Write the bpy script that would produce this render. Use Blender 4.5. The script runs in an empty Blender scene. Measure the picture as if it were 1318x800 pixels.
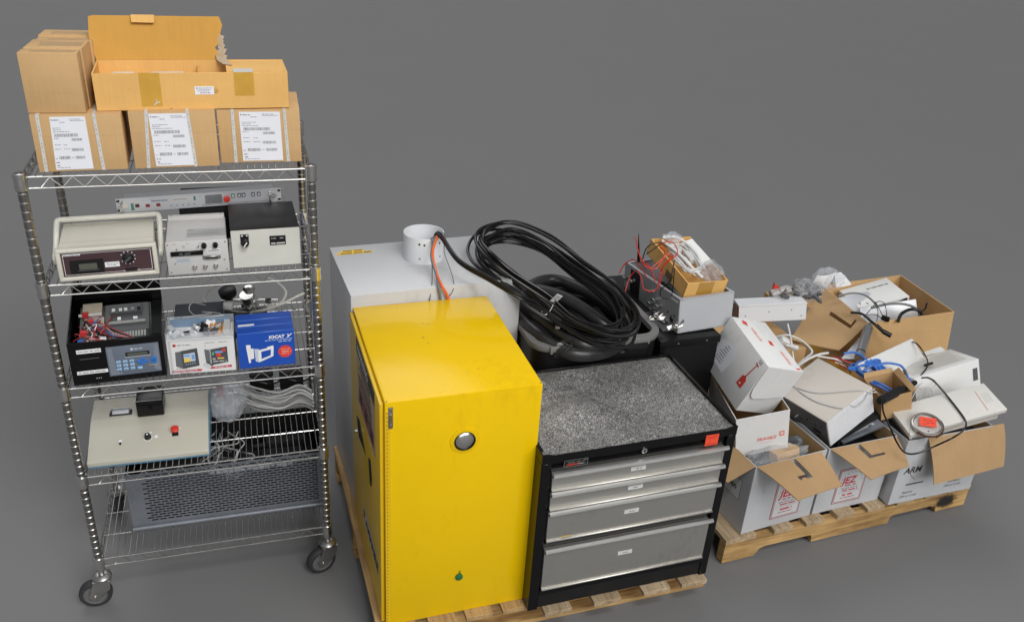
import bpy, bmesh, math, random
from mathutils import Vector, Matrix, Euler
random.seed(7)
sc = bpy.context.scene
COL = sc.collection
R = math.radians

# ------------------------------------------------------------------ camera
CF, CTH, CRO, CH = 1116.674, .4769, .0701, 2.3274
_F = Vector((0, math.cos(CTH), -math.sin(CTH)))
_X0 = Vector((1, 0, 0)); _U0 = _X0.cross(_F)
_X = math.cos(CRO)*_X0 + math.sin(CRO)*_U0
_U = -math.sin(CRO)*_X0 + math.cos(CRO)*_U0
cd = bpy.data.cameras.new('camera'); cam = bpy.data.objects.new('camera', cd); COL.objects.link(cam)
cd.sensor_fit = 'HORIZONTAL'; cd.sensor_width = 36; cd.lens = CF/1318*36; cd.clip_end = 300; cd.clip_start = .05
M = Matrix((_X, _U, -_F)).transposed().to_4x4(); M.translation = (0, 0, CH)
cam.matrix_world = M
sc.camera = cam
sc.render.resolution_x = 1024; sc.render.resolution_y = 621

# ------------------------------------------------------------------ studio light
w = bpy.data.worlds.new('World'); sc.world = w; w.use_nodes = True
nt = w.node_tree; nt.nodes.clear()
out = nt.nodes.new('ShaderNodeOutputWorld'); bgn = nt.nodes.new('ShaderNodeBackground')
nt.links.new(bgn.outputs[0], out.inputs[0])
tc = nt.nodes.new('ShaderNodeTexCoord')
acc = None
def wadd(a, b):
    n = nt.nodes.new('ShaderNodeMix'); n.data_type = 'RGBA'; n.blend_type = 'ADD'; n.inputs[0].default_value = 1
    n.clamp_result = False
    nt.links.new(a, n.inputs[6]); nt.links.new(b, n.inputs[7]); return n.outputs[2]
def softbox(d, a_in, a_out, strength, col=(1, 1, 1)):
    d = Vector(d).normalized()
    vm = nt.nodes.new('ShaderNodeVectorMath'); vm.operation = 'DOT_PRODUCT'; vm.inputs[1].default_value = d
    nrm = nt.nodes.new('ShaderNodeVectorMath'); nrm.operation = 'NORMALIZE'
    nt.links.new(tc.outputs['Generated'], nrm.inputs[0]); nt.links.new(nrm.outputs[0], vm.inputs[0])
    mr = nt.nodes.new('ShaderNodeMapRange'); mr.interpolation_type = 'SMOOTHSTEP'
    mr.inputs['From Min'].default_value = math.cos(R(a_out)); mr.inputs['From Max'].default_value = math.cos(R(a_in))
    nt.links.new(vm.outputs['Value'], mr.inputs['Value'])
    mx = nt.nodes.new('ShaderNodeMix'); mx.data_type = 'RGBA'
    nt.links.new(mr.outputs[0], mx.inputs[0]); mx.inputs[6].default_value = (0, 0, 0, 1)
    mx.inputs[7].default_value = (col[0]*strength, col[1]*strength, col[2]*strength, 1)
    return mx.outputs[2]
amb = nt.nodes.new('ShaderNodeRGB'); amb.outputs[0].default_value = (.172, .176, .186, 1)
acc = amb.outputs[0]
for args in (((.55, -.62, .62), 13, 25, 4.6, (1, .985, .96)),
             ((-.22, .5, .85), 10, 24, 2.6, (1, 1, 1)),
             ((.1, -.95, .42), 8, 22, 1.6, (1, 1, 1))):
    acc = wadd(acc, softbox(*args))
nt.links.new(acc, bgn.inputs[0]); bgn.inputs[1].default_value = 1.0
sc.view_settings.view_transform = 'Standard'; sc.view_settings.look = 'None'
sc.view_settings.exposure = .07; sc.view_settings.gamma = 1
ld = bpy.data.lights.new('ceiling_lamp', 'AREA'); ld.energy = 70; ld.size = 1.4; ld.size_y = .5; ld.shape = 'RECTANGLE'
lo = bpy.data.objects.new('ceiling_lamp', ld); COL.objects.link(lo); lo.location = (1.0, -.3, 4.9)
lo.rotation_euler = (Vector((.1, 2.7, .4))-lo.location).to_track_quat('-Z', 'Y').to_euler()

# ------------------------------------------------------------------ measuring helpers (photo pixel -> point on a real plane)
def ray(px, py):
    return _F + _X*((px-659)/CF) - _U*((py-400)/CF)
def at(px, py, z):
    d = ray(px, py); t = (z-CH)/d.z
    return Vector((0, 0, CH)) + d*t

# ------------------------------------------------------------------ materials
MAT = {}
def nd(t, k): return t.nodes.new('ShaderNode'+k)
def mat(name, col, rough=.5, metal=0, spec=.5, var=.06, vscale=6, bump=0, bscale=60, rvar=.0, coat=0, alpha=1, trans=0,
        wave=0, grime=0, gcol=(.10, .085, .07), stretch=(1, 1, 1), ior=1.5):
    if name in MAT: return MAT[name]
    m = bpy.data.materials.new(name); m.use_nodes = True; t = m.node_tree; b = t.nodes['Principled BSDF']
    b.inputs['Roughness'].default_value = rough; b.inputs['Metallic'].default_value = metal
    b.inputs['Specular IOR Level'].default_value = spec; b.inputs['Coat Weight'].default_value = coat
    b.inputs['Alpha'].default_value = alpha; b.inputs['Transmission Weight'].default_value = trans
    b.inputs['IOR'].default_value = ior
    c = nd(t, 'TexCoord'); mp = nd(t, 'Mapping'); mp.inputs['Scale'].default_value = stretch
    t.links.new(c.outputs['Object'], mp.inputs['Vector'])
    n = nd(t, 'TexNoise'); n.inputs['Scale'].default_value = vscale; n.inputs['Detail'].default_value = 6; n.inputs['Roughness'].default_value = .6
    t.links.new(mp.outputs[0], n.inputs['Vector'])
    r = nd(t, 'ValToRGB'); e = r.color_ramp.elements
    e[0].position = .3; e[1].position = .7
    e[0].color = tuple(max(0, x*(1-var)) for x in col)+(1,); e[1].color = tuple(min(1, x*(1+var)) for x in col)+(1,)
    t.links.new(n.outputs['Fac'], r.inputs[0]); t.links.new(r.outputs[0], b.inputs['Base Color'])
    if grime:   # scattered scuffs and smears where a coarse and a fine noise both run high
        ga = nd(t, 'TexNoise'); ga.inputs['Scale'].default_value = 3.1; ga.inputs['Detail'].default_value = 3
        gb = nd(t, 'TexNoise'); gb.inputs['Scale'].default_value = 38; gb.inputs['Detail'].default_value = 6; gb.inputs['Roughness'].default_value = .7
        gm = nd(t, 'Mapping'); gm.inputs['Scale'].default_value = (1, 1, .35); gm.inputs['Rotation'].default_value = (.3, .5, .4)
        t.links.new(c.outputs['Object'], gm.inputs['Vector']); t.links.new(gm.outputs[0], gb.inputs['Vector']); t.links.new(c.outputs['Object'], ga.inputs['Vector'])
        g1 = nd(t, 'Math'); g1.operation = 'MULTIPLY'; t.links.new(ga.outputs['Fac'], g1.inputs[0]); t.links.new(gb.outputs['Fac'], g1.inputs[1])
        g2 = nd(t, 'MapRange'); g2.inputs['From Min'].default_value = .30; g2.inputs['From Max'].default_value = .44; g2.inputs['To Max'].default_value = grime
        t.links.new(g1.outputs[0], g2.inputs['Value'])
        gx = nd(t, 'Mix'); gx.data_type = 'RGBA'; t.links.new(g2.outputs[0], gx.inputs[0]); t.links.new(r.outputs[0], gx.inputs[6]); gx.inputs[7].default_value = gcol+(1,)
        t.links.new(gx.outputs[2], b.inputs['Base Color'])
    if rvar:
        mr = nd(t, 'MapRange'); mr.inputs['To Min'].default_value = max(.02, rough-rvar); mr.inputs['To Max'].default_value = min(1, rough+rvar)
        t.links.new(n.outputs['Fac'], mr.inputs['Value']); t.links.new(mr.outputs[0], b.inputs['Roughness'])
    if bump:
        n2 = nd(t, 'TexNoise'); n2.inputs['Scale'].default_value = bscale; n2.inputs['Detail'].default_value = 4
        t.links.new(mp.outputs[0], n2.inputs['Vector'])
        bp = nd(t, 'Bump'); bp.inputs['Strength'].default_value = bump; bp.inputs['Distance'].default_value = .002
        t.links.new(n2.outputs['Fac'], bp.inputs['Height']); t.links.new(bp.outputs[0], b.inputs['Normal'])
    if wave:   # slack sheet metal
        n3 = nd(t, 'TexNoise'); n3.inputs['Scale'].default_value = 4.5; n3.inputs['Detail'].default_value = 2
        t.links.new(c.outputs['Object'], n3.inputs['Vector'])
        b3 = nd(t, 'Bump'); b3.inputs['Strength'].default_value = wave; b3.inputs['Distance'].default_value = .02
        t.links.new(n3.outputs['Fac'], b3.inputs['Height'])
        if bump: t.links.new(b3.outputs[0], bp.inputs['Normal'])
        else: t.links.new(b3.outputs[0], b.inputs['Normal'])
    MAT[name] = m; return m
ENC = None

def cardboard(name, col, fl=(1, 0, 0)):
    """kraft board: fibres, faint flute lines, rubs"""
    if name in MAT: return MAT[name]
    m = bpy.data.materials.new(name); m.use_nodes = True; t = m.node_tree; b = t.nodes['Principled BSDF']
    b.inputs['Roughness'].default_value = .78; b.inputs['Specular IOR Level'].default_value = .25
    c = nd(t, 'TexCoord')
    n = nd(t, 'TexNoise'); n.inputs['Scale'].default_value = 5; n.inputs['Detail'].default_value = 8; n.inputs['Roughness'].default_value = .65
    t.links.new(c.outputs['Object'], n.inputs['Vector'])
    mp = nd(t, 'Mapping'); mp.inputs['Scale'].default_value = (300 if fl[0] else 12, 300 if fl[1] else 12, 300 if fl[2] else 8)
    t.links.new(c.outputs['Object'], mp.inputs['Vector'])
    f = nd(t, 'TexNoise'); f.inputs['Scale'].default_value = 1; f.inputs['Detail'].default_value = 3
    t.links.new(mp.outputs[0], f.inputs['Vector'])
    r = nd(t, 'ValToRGB'); e = r.color_ramp.elements; e[0].position = .25; e[1].position = .75
    e[0].color = tuple(x*.86 for x in col)+(1,); e[1].color = tuple(min(1, x*1.1) for x in col)+(1,)
    ad = nd(t, 'Math'); ad.operation = 'MULTIPLY_ADD'; ad.inputs[1].default_value = .35
    sb = nd(t, 'Math'); sb.operation = 'MULTIPLY'; sb.inputs[1].default_value = .65
    t.links.new(n.outputs['Fac'], sb.inputs[0]); t.links.new(f.outputs['Fac'], ad.inputs[0]); t.links.new(sb.outputs[0], ad.inputs[2])
    t.links.new(ad.outputs[0], r.inputs[0]); t.links.new(r.outputs[0], b.inputs['Base Color'])
    bp = nd(t, 'Bump'); bp.inputs['Strength'].default_value = .25; bp.inputs['Distance'].default_value = .0015
    t.links.new(ad.outputs[0], bp.inputs['Height']); t.links.new(bp.outputs[0], b.inputs['Normal'])
    n4 = nd(t, 'TexNoise'); n4.inputs['Scale'].default_value = 7; n4.inputs['Detail'].default_value = 3
    t.links.new(c.outputs['Object'], n4.inputs['Vector'])
    b4 = nd(t, 'Bump'); b4.inputs['Strength'].default_value = .35; b4.inputs['Distance'].default_value = .02
    t.links.new(n4.outputs['Fac'], b4.inputs['Height']); t.links.new(b4.outputs[0], bp.inputs['Normal'])
    MAT[name] = m; return m

def wood(name, c0, c1, axis):
    if name in MAT: return MAT[name]
    m = bpy.data.materials.new(name); m.use_nodes = True; t = m.node_tree; b = t.nodes['Principled BSDF']
    b.inputs['Roughness'].default_value = .75; b.inputs['Specular IOR Level'].default_value = .25
    c = nd(t, 'TexCoord'); mp = nd(t, 'Mapping')
    s = [26, 26, 26]; s[axis] = 1.6; mp.inputs['Scale'].default_value = s
    t.links.new(c.outputs['Object'], mp.inputs['Vector'])
    n = nd(t, 'TexNoise'); n.inputs['Scale'].default_value = 2.2; n.inputs['Detail'].default_value = 8; n.inputs['Distortion'].default_value = 1.2
    t.links.new(mp.outputs[0], n.inputs['Vector'])
    n2 = nd(t, 'TexNoise'); n2.inputs['Scale'].default_value = 7; n2.inputs['Detail'].default_value = 3
    t.links.new(c.outputs['Object'], n2.inputs['Vector'])
    mx = nd(t, 'Math'); mx.operation = 'MULTIPLY_ADD'; mx.inputs[1].default_value = .6
    sc_ = nd(t, 'Math'); sc_.operation = 'MULTIPLY'; sc_.inputs[1].default_value = .4
    t.links.new(n2.outputs['Fac'], sc_.inputs[0]); t.links.new(n.outputs['Fac'], mx.inputs[0]); t.links.new(sc_.outputs[0], mx.inputs[2])
    r = nd(t, 'ValToRGB'); e = r.color_ramp.elements; e[0].position = .32; e[1].position = .66
    e[0].color = c0+(1,); e[1].color = c1+(1,)
    t.links.new(mx.outputs[0], r.inputs[0]); t.links.new(r.outputs[0], b.inputs['Base Color'])
    bp = nd(t, 'Bump'); bp.inputs['Strength'].default_value = .35; bp.inputs['Distance'].default_value = .002
    t.links.new(mx.outputs[0], bp.inputs['Height']); t.links.new(bp.outputs[0], b.inputs['Normal'])
    MAT[name] = m; return m

def squiggle(name):
    """dark liner with a pale worm-like raised pattern"""
    m = bpy.data.materials.new(name); m.use_nodes = True; t = m.node_tree; b = t.nodes['Principled BSDF']
    b.inputs['Roughness'].default_value = .30; b.inputs['Specular IOR Level'].default_value = .5
    c = nd(t, 'TexCoord')
    n = nd(t, 'TexNoise'); n.inputs['Scale'].default_value = 135; n.inputs['Detail'].default_value = .4; n.inputs['Distortion'].default_value = 2.0
    t.links.new(c.outputs['Object'], n.inputs['Vector'])
    a = nd(t, 'Math'); a.operation = 'SUBTRACT'; a.inputs[1].default_value = .5
    ab = nd(t, 'Math'); ab.operation = 'ABSOLUTE'
    t.links.new(n.outputs['Fac'], a.inputs[0]); t.links.new(a.outputs[0], ab.inputs[0])
    v = nd(t, 'TexVoronoi'); v.inputs['Scale'].default_value = 150
    t.links.new(c.outputs['Object'], v.inputs['Vector'])
    r = nd(t, 'ValToRGB'); e = r.color_ramp.elements; e[0].position = .012; e[1].position = .075
    e[0].color = (.64, .63, .60, 1); e[1].color = (.040, .040, .040, 1)
    t.links.new(ab.outputs[0], r.inputs[0])
    n3 = nd(t, 'TexNoise'); n3.inputs['Scale'].default_value = 5; n3.inputs['Detail'].default_value = 5  # broad darker patches in the colour stand in for uneven light
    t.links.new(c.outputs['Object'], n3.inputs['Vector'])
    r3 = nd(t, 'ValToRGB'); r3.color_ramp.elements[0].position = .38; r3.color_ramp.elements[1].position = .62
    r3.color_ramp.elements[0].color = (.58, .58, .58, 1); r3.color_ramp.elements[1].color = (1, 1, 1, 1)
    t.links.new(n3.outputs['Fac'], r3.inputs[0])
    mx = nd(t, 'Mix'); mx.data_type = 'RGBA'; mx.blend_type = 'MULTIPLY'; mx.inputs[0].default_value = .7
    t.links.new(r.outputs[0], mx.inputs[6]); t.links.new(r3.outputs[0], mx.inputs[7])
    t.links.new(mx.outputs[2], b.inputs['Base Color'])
    bp = nd(t, 'Bump'); bp.inputs['Strength'].default_value = .5; bp.inputs['Distance'].default_value = .002; bp.invert = True
    t.links.new(ab.outputs[0], bp.inputs['Height']); t.links.new(bp.outputs[0], b.inputs['Normal'])
    MAT[name] = m; return m

K1 = cardboard('kraft_board', (.585, .375, .178))
K2 = cardboard('amber_board', (.76, .45, .15))
K3 = cardboard('amber_board_inside', (.58, .31, .065))
K4 = cardboard('kraft_board_worn', (.50, .32, .155))
FLAP = cardboard('flap_inside_board', (.44, .285, .145))
KW = mat('white_board', (.72, .72, .71), .55, var=.03, vscale=9, bump=.15, bscale=90, wave=.12, grime=.25, gcol=(.30, .28, .25))
PAPER = mat('label_paper', (.80, .81, .86), .6, var=.02)
INK = mat('black_ink', (.03, .03, .035), .6)
GINK = mat('grey_ink', (.22, .22, .24), .6)
RINK = mat('red_ink', (.62, .06, .04), .55)
LRINK = mat('faded_red_ink', (.75, .22, .18), .55)
MINK = mat('maroon_ink', (.30, .05, .08), .55)
TAPE = mat('amber_tape', (.60, .34, .055), .22, var=.08, vscale=20)
STRAP = mat('strap_plastic', (.62, .61, .58), .35, var=.08)
CHROME = mat('chrome', (.70, .69, .67), .2, 1, var=.06, rvar=.08, vscale=20)
POST = mat('post_chrome', (.36, .345, .325), .24, 1, var=.2, rvar=.08, vscale=14)
GALV = mat('zinc_plate', (.50, .49, .47), .36, 1, var=.12, rvar=.1, vscale=22)
RUB = mat('tyre_rubber', (.028, .028, .03), .7, var=.3, vscale=20)
HUB = mat('grey_wheel', (.14, .14, .145), .45, var=.15)
BEI = mat('beige_case', (.60, .58, .50), .5, var=.04, bump=.12, bscale=300, grime=.35, gcol=(.28, .25, .19))
BEI2 = mat('warm_beige_sheet', (.48, .465, .39), .45, var=.05, vscale=4, grime=.25, gcol=(.25, .23, .18))
LG = mat('light_grey_case', (.54, .535, .52), .5, var=.04, bump=.08, bscale=300)
LG2 = mat('pale_grey_sheet', (.52, .53, .55), .4, var=.04)
MAR = mat('maroon_panel', (.060, .030, .034), .4, var=.15)
BLK = mat('black_plastic', (.010, .010, .011), .42, spec=.35, var=.25, rvar=.08)
BLKG = mat('gloss_black_paint', (.004, .004, .0045), .2, spec=.3, var=.2, rvar=.07, vscale=9)
BLKM = mat('matt_black', (.010, .010, .0105), .65, spec=.25, var=.25)
DG = mat('dark_grey_plastic', (.075, .078, .082), .5, var=.12)
CASE = mat('grey_rim_plastic', (.16, .16, .158), .5, var=.15, rvar=.1)
LCD = mat('lcd_glass', (.10, .105, .085), .12)
WHITE = mat('white_paint', (.72, .735, .755), .38, var=.02, vscale=3, bump=.05, bscale=200)
WHITEG = mat('white_plastic', (.72, .72, .70), .35, var=.03)
CREAM = mat('cream_paint', (.54, .50, .445), .42, var=.025, vscale=4, grime=.2, gcol=(.26, .24, .21))
YEL = mat('yellow_paint', (.82, .525, .003), .15, spec=.22, var=.025, vscale=2.5, rvar=.05, wave=.10, grime=.16, gcol=(.35, .20, .01))
YELD = mat('yellow_door', (.74, .47, .006), .28, var=.04, vscale=3)
ALU = mat('brushed_aluminium', (.72, .72, .70), .34, .85, var=.05, rvar=.08, stretch=(1, 1, 40), vscale=5)
STEEL = mat('brushed_steel', (.54, .525, .49), .40, .88, var=.05, rvar=.06, stretch=(2, 2, 60), vscale=6, grime=.25, gcol=(.25, .23, .20))
RACKW = mat('silver_front', (.74, .76, .80), .35, .25, var=.03)
RED = mat('red_plastic', (.62, .035, .02), .35, var=.06)
REDT = mat('red_tag', (.85, .08, .035), .5, var=.03)
ORG = mat('orange_wire', (.80, .14, .035), .4)
REDW = mat('red_wire', (.55, .03, .03), .4)
GRN = mat('green_terminal', (.12, .50, .20), .4)
GRND = mat('green_plug', (.01, .14, .05), .35)
TEAL = mat('green_tape', (.08, .30, .22), .5)
BLU = mat('blue_carton', (.012, .075, .42), .32, var=.05)
BLU2 = mat('blue_cable', (.035, .16, .55), .45, var=.08, vscale=30)
KEYB = mat('pale_blue_key', (.30, .52, .75), .4)
KEYD = mat('blue_key', (.03, .16, .50), .4)
KPAD = mat('slate_panel', (.13, .155, .20), .35, var=.05)
BLG = mat('blue_grey_trim', (.10, .20, .28), .45)
GUN = mat('blue_grey_steel', (.17, .185, .21), .42, .35, var=.14, rvar=.1, vscale=9)
PCB = mat('circuit_board', (.12, .14, .12), .5, var=.3, vscale=40)
GCAB = mat('grey_cable', (.50, .50, .49), .45, var=.06)
DCAB = mat('dark_grey_cable', (.10, .105, .11), .5)
WCAB = mat('white_cable', (.68, .68, .66), .4, var=.04)
BCAB = mat('black_cable', (.007, .007, .0075), .26, spec=.45, var=.2)
HOSE = mat('black_hose', (.022, .022, .023), .32, spec=.45, var=.3, vscale=15)
BAG = mat('clear_bag', (.72, .76, .82), .12, alpha=.26, var=.04, bump=.25, bscale=22)
BAGD = mat('clear_bag_dark', (.55, .57, .60), .12, alpha=.30, var=.05, bump=.25, bscale=22)
BLIS = mat('clear_plastic', (.70, .74, .80), .12, alpha=.22)
TUBE = mat('clear_tube', (.62, .60, .54), .2, alpha=.6)
WSTK = mat('white_sticker', (.80, .80, .80), .5, var=.02)
YSTK = mat('yellow_sticker', (.85, .52, .02), .5)
ORANGE = mat('orange_screen', (.65, .28, .05), .5)
SCRB = mat('blue_print', (.16, .35, .70), .4)
SCRY = mat('yellow_print', (.85, .62, .12), .4)
GLASS = mat('lens_dark', (.12, .12, .12), .08, .6)
BROWN = mat('brown_plastic', (.10, .035, .02), .35)
SOOT = None
W0 = wood('pallet_wood_x', (.20, .11, .042), (.62, .40, .165), 0)
W1 = wood('pallet_wood_y', (.27, .16, .068), (.56, .37, .17), 1)
WPALE = wood('pallet_wood_pale', (.22, .155, .085), (.56, .43, .28), 1)
MATTOP = squiggle('squiggle_liner')

# ------------------------------------------------------------------ mesh builder
def spline(P, k=8, closed=False):
    P = [Vector(p) for p in P]; n = len(P); o = []
    rng = range(n) if closed else range(n-1)
    for i in rng:
        if closed: a, b, c, d = P[(i-1) % n], P[i], P[(i+1) % n], P[(i+2) % n]
        else: a, b, c, d = P[max(i-1, 0)], P[i], P[i+1], P[min(i+2, n-1)]
        for j in range(k):
            t = j/k
            o.append(.5*((2*b)+(c-a)*t+(2*a-5*b+4*c-d)*t*t+(3*b-a-3*c+d)*t**3))
    if not closed: o.append(P[-1])
    return o

class MB:
    def __init__(s): s.bm = bmesh.new()
    def _fin(s, faces, m):
        for f in faces: f.material_index = m
    def box(s, x0, x1, y0, y1, z0, z1, m=0, bev=0, seg=1, xf=None):
        vs = [s.bm.verts.new((x, y, z)) for z in (z0, z1) for y in (y0, y1) for x in (x0, x1)]
        if xf is not None:
            for v in vs: v.co = xf @ v.co
        q = [(0, 2, 3, 1), (4, 5, 7, 6), (0, 1, 5, 4), (2, 6, 7, 3), (0, 4, 6, 2), (1, 3, 7, 5)]
        fs = [s.bm.faces.new([vs[i] for i in f]) for f in q]; s._fin(fs, m)
        if bev:
            es = list({e for f in fs for e in f.edges})
            r = bmesh.ops.bevel(s.bm, geom=es, offset=bev, segments=seg, affect='EDGES', profile=.5)
            s._fin(r['faces'], m)
        return s
    def quad(s, pts, m=0):
        f = s.bm.faces.new([s.bm.verts.new(Vector(p)) for p in pts]); f.material_index = m; return s
    def fq(s, x0, x1, z0, z1, y, m=0): return s.quad([(x0, y, z0), (x1, y, z0), (x1, y, z1), (x0, y, z1)], m)
    def tq(s, x0, x1, y0, y1, z, m=0): return s.quad([(x0, y0, z), (x1, y0, z), (x1, y1, z), (x0, y1, z)], m)
    def lq(s, y0, y1, z0, z1, x, m=0): return s.quad([(x, y1, z0), (x, y0, z0), (x, y0, z1), (x, y1, z1)], m)
    def rq(s, y0, y1, z0, z1, x, m=0): return s.quad([(x, y0, z0), (x, y1, z0), (x, y1, z1), (x, y0, z1)], m)
    def plate(s, pts, t, m=0):
        """solid plate: outline pts, pushed t along its normal"""
        P = [Vector(p) for p in pts]; n = Vector((0, 0, 0))
        for i in range(len(P)): n += P[i].cross(P[(i+1) % len(P)])
        n = n.normalized()*t
        a = [s.bm.verts.new(p) for p in P]; b = [s.bm.verts.new(p+n) for p in P]
        fs = [s.bm.faces.new(a[::-1]), s.bm.faces.new(b)]
        for i in range(len(P)):
            j = (i+1) % len(P); fs.append(s.bm.faces.new((a[i], a[j], b[j], b[i])))
        s._fin(fs, m); return s
    def patch(s, c00, c10, c11, c01, t, m=0, n=8, sag=0, holes=None, jag=0):
        """flexed board between four corners, thickness t along z-ish normal"""
        c00, c10, c11, c01 = map(Vector, (c00, c10, c11, c01))
        nr = (c10-c00).cross(c01-c00).normalized()
        def P(u, v): return (c00*(1-u)+c10*u)*(1-v)+(c01*(1-u)+c11*u)*v + nr*(sag*4*v*(1-v)+sag*2*u*(1-u)*v)
        g = {}
        for k in (0, 1):
            for i in range(n+1):
                for j in range(n+1):
                    p = P(i/n, j/n)
                    if jag and j == n: p = p+(c01-c00).normalized()*random.uniform(-jag, jag)
                    g[k, i, j] = s.bm.verts.new(p+nr*(t*k))
        skip = holes or (lambda u, v: False)
        on = lambda i, j: 0 <= i < n and 0 <= j < n and not skip((i+.5)/n, (j+.5)/n)
        for i in range(n):
            for j in range(n):
                if not on(i, j): continue
                fs = [s.bm.faces.new((g[0, i, j], g[0, i, j+1], g[0, i+1, j+1], g[0, i+1, j])),
                      s.bm.faces.new((g[1, i, j], g[1, i+1, j], g[1, i+1, j+1], g[1, i, j+1]))]
                for (a, b, di, dj) in (((i, j), (i+1, j), 0, -1), ((i+1, j), (i+1, j+1), 1, 0), ((i+1, j+1), (i, j+1), 0, 1), ((i, j+1), (i, j), -1, 0)):
                    if not on(i+di, j+dj): fs.append(s.bm.faces.new((g[0, a[0], a[1]], g[0, b[0], b[1]], g[1, b[0], b[1]], g[1, a[0], a[1]])))
                s._fin(fs, m)
        loose = [v for v in g.values() if not v.link_faces]
        bmesh.ops.delete(s.bm, geom=loose, context='VERTS')
        return s
    def tube(s, pts, r, n=8, m=0, closed=False):
        P = [Vector(p) for p in pts]
        L = len(P); T = []
        for i in range(L):
            a = P[(i-1) % L] if closed or i > 0 else P[0]; b = P[(i+1) % L] if closed or i < L-1 else P[-1]
            T.append((b-a).normalized())
        u = T[0].orthogonal().normalized(); rings = []
        for i in range(L):
            u = (u-T[i]*u.dot(T[i])); u = u.normalized() if u.length > 1e-6 else T[i].orthogonal().normalized()
            v = T[i].cross(u); rr = r(i/(L-1)) if callable(r) else r
            rings.append([s.bm.verts.new(P[i]+(u*math.cos(2*math.pi*k/n)+v*math.sin(2*math.pi*k/n))*rr) for k in range(n)])
        fs = []
        for i in range(L if closed else L-1):
            A, B = rings[i], rings[(i+1) % L]
            off = 0
            if closed and i == L-1:
                off = min(range(n), key=lambda o: (A[0].co-B[o].co).length)
            for k in range(n):
                fs.append(s.bm.faces.new((A[k], A[(k+1) % n], B[(k+1+off) % n], B[(k+off) % n])))
        if not closed:
            fs.append(s.bm.faces.new(rings[0][::-1])); fs.append(s.bm.faces.new(rings[-1]))
        s._fin(fs, m); return s
    def rod(s, a, b, r, n=6, m=0): return s.tube([a, b], r, n, m)
    def lathe(s, prof, o=(0, 0, 0), ax=(0, 0, 1), n=24, m=0, closed=False):
        """prof: (radius, height) pairs along ax from o"""
        o = Vector(o); ax = Vector(ax).normalized(); u = ax.orthogonal().normalized(); v = ax.cross(u)
        rings = [[s.bm.verts.new(o+ax*h+(u*math.cos(2*math.pi*k/n)+v*math.sin(2*math.pi*k/n))*max(r, 1e-5)) for k in range(n)] for r, h in prof]
        fs = []
        for i in range(len(rings)-1 if not closed else len(rings)):
            A, B = rings[i], rings[(i+1) % len(rings)]
            for k in range(n): fs.append(s.bm.faces.new((A[k], A[(k+1) % n], B[(k+1) % n], B[k])))
        if not closed:
            fs.append(s.bm.faces.new(rings[0][::-1])); fs.append(s.bm.faces.new(rings[-1]))
        s._fin(fs, m); return s
    def disc(s, c, ax, r, m=0, n=20, sx=1):
        c = Vector(c); ax = Vector(ax).normalized(); u = ax.orthogonal().normalized(); v = ax.cross(u)
        f = s.bm.faces.new([s.bm.verts.new(c+(u*math.cos(2*math.pi*k/n)*sx+v*math.sin(2*math.pi*k/n))*r) for k in range(n)]); f.material_index = m; return s
    def text(s, body, size, o, face='f', m=0, center=False, shear=0, rot=0, bold=0):
        cu = bpy.data.curves.new('lettering', 'FONT'); cu.body = body; cu.size = size; cu.resolution_u = 2; cu.shear = shear
        cu.offset = bold
        if center: cu.align_x = 'CENTER'
        ob = bpy.data.objects.new('lettering', cu); COL.objects.link(ob)
        me = bpy.data.meshes.new_from_object(ob.evaluated_get(bpy.context.evaluated_depsgraph_get()))
        B = {'f': Matrix(((1, 0, 0), (0, 0, -1), (0, 1, 0))), 't': Matrix.Identity(3), 'l': Matrix(((0, 0, -1), (-1, 0, 0), (0, 1, 0))),
             'r': Matrix(((0, 0, 1), (1, 0, 0), (0, 1, 0)))}[face]
        rz = Matrix.Rotation(rot, 3, 'Z')
        nv = len(s.bm.verts); nf = len(s.bm.faces)
        s.bm.from_mesh(me); s.bm.verts.ensure_lookup_table(); s.bm.faces.ensure_lookup_table()
        for v in s.bm.verts[nv:]: v.co = Vector(o)+B @ (rz @ v.co)
        for f in s.bm.faces[nf:]: f.material_index = m
        bpy.data.objects.remove(ob); bpy.data.curves.remove(cu); bpy.data.meshes.remove(me)
        return s
    def lines(s, x0, x1, z, h, y, m=0, fill=.75, face='f'):
        """one line of print too small to read: word-length dashes"""
        x = x0
        while x < x1:
            l = min(random.uniform(2, 6)*h, x1-x)
            (s.fq if face == 'f' else s.tq)(x, x+l, z, z+h, y, m) if face == 'f' else s.tq(x, x+l, z, z+h, y, m)
            x += l+h*random.uniform(.5, .9)/fill
        return s
    def barcode(s, x0, x1, z0, z1, y, m=0):
        x = x0
        while x < x1-.0006:
            l = random.choice((.0008, .0012, .002)); s.fq(x, min(x+l, x1), z0, z1, y, m); x += l+random.choice((.0008, .0012))
        return s
    def xf(s, M):
        bmesh.ops.transform(s.bm, matrix=M, verts=s.bm.verts); return s
    def build(s, name, mats, parent=None, smooth=38):
        me = bpy.data.meshes.new(name)
        bmesh.ops.recalc_face_normals(s.bm, faces=[f for f in s.bm.faces if any(len(e.link_faces) > 1 for e in f.edges)])
        s.bm.to_mesh(me); s.bm.free()
        for m in (mats if isinstance(mats, (list, tuple)) else [mats]): me.materials.append(m)
        me.polygons.foreach_set('use_smooth', [True]*len(me.polygons)); me.set_sharp_from_angle(angle=R(smooth))
        o = bpy.data.objects.new(name, me); COL.objects.link(o)
        if parent: o.parent = parent
        return o

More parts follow.
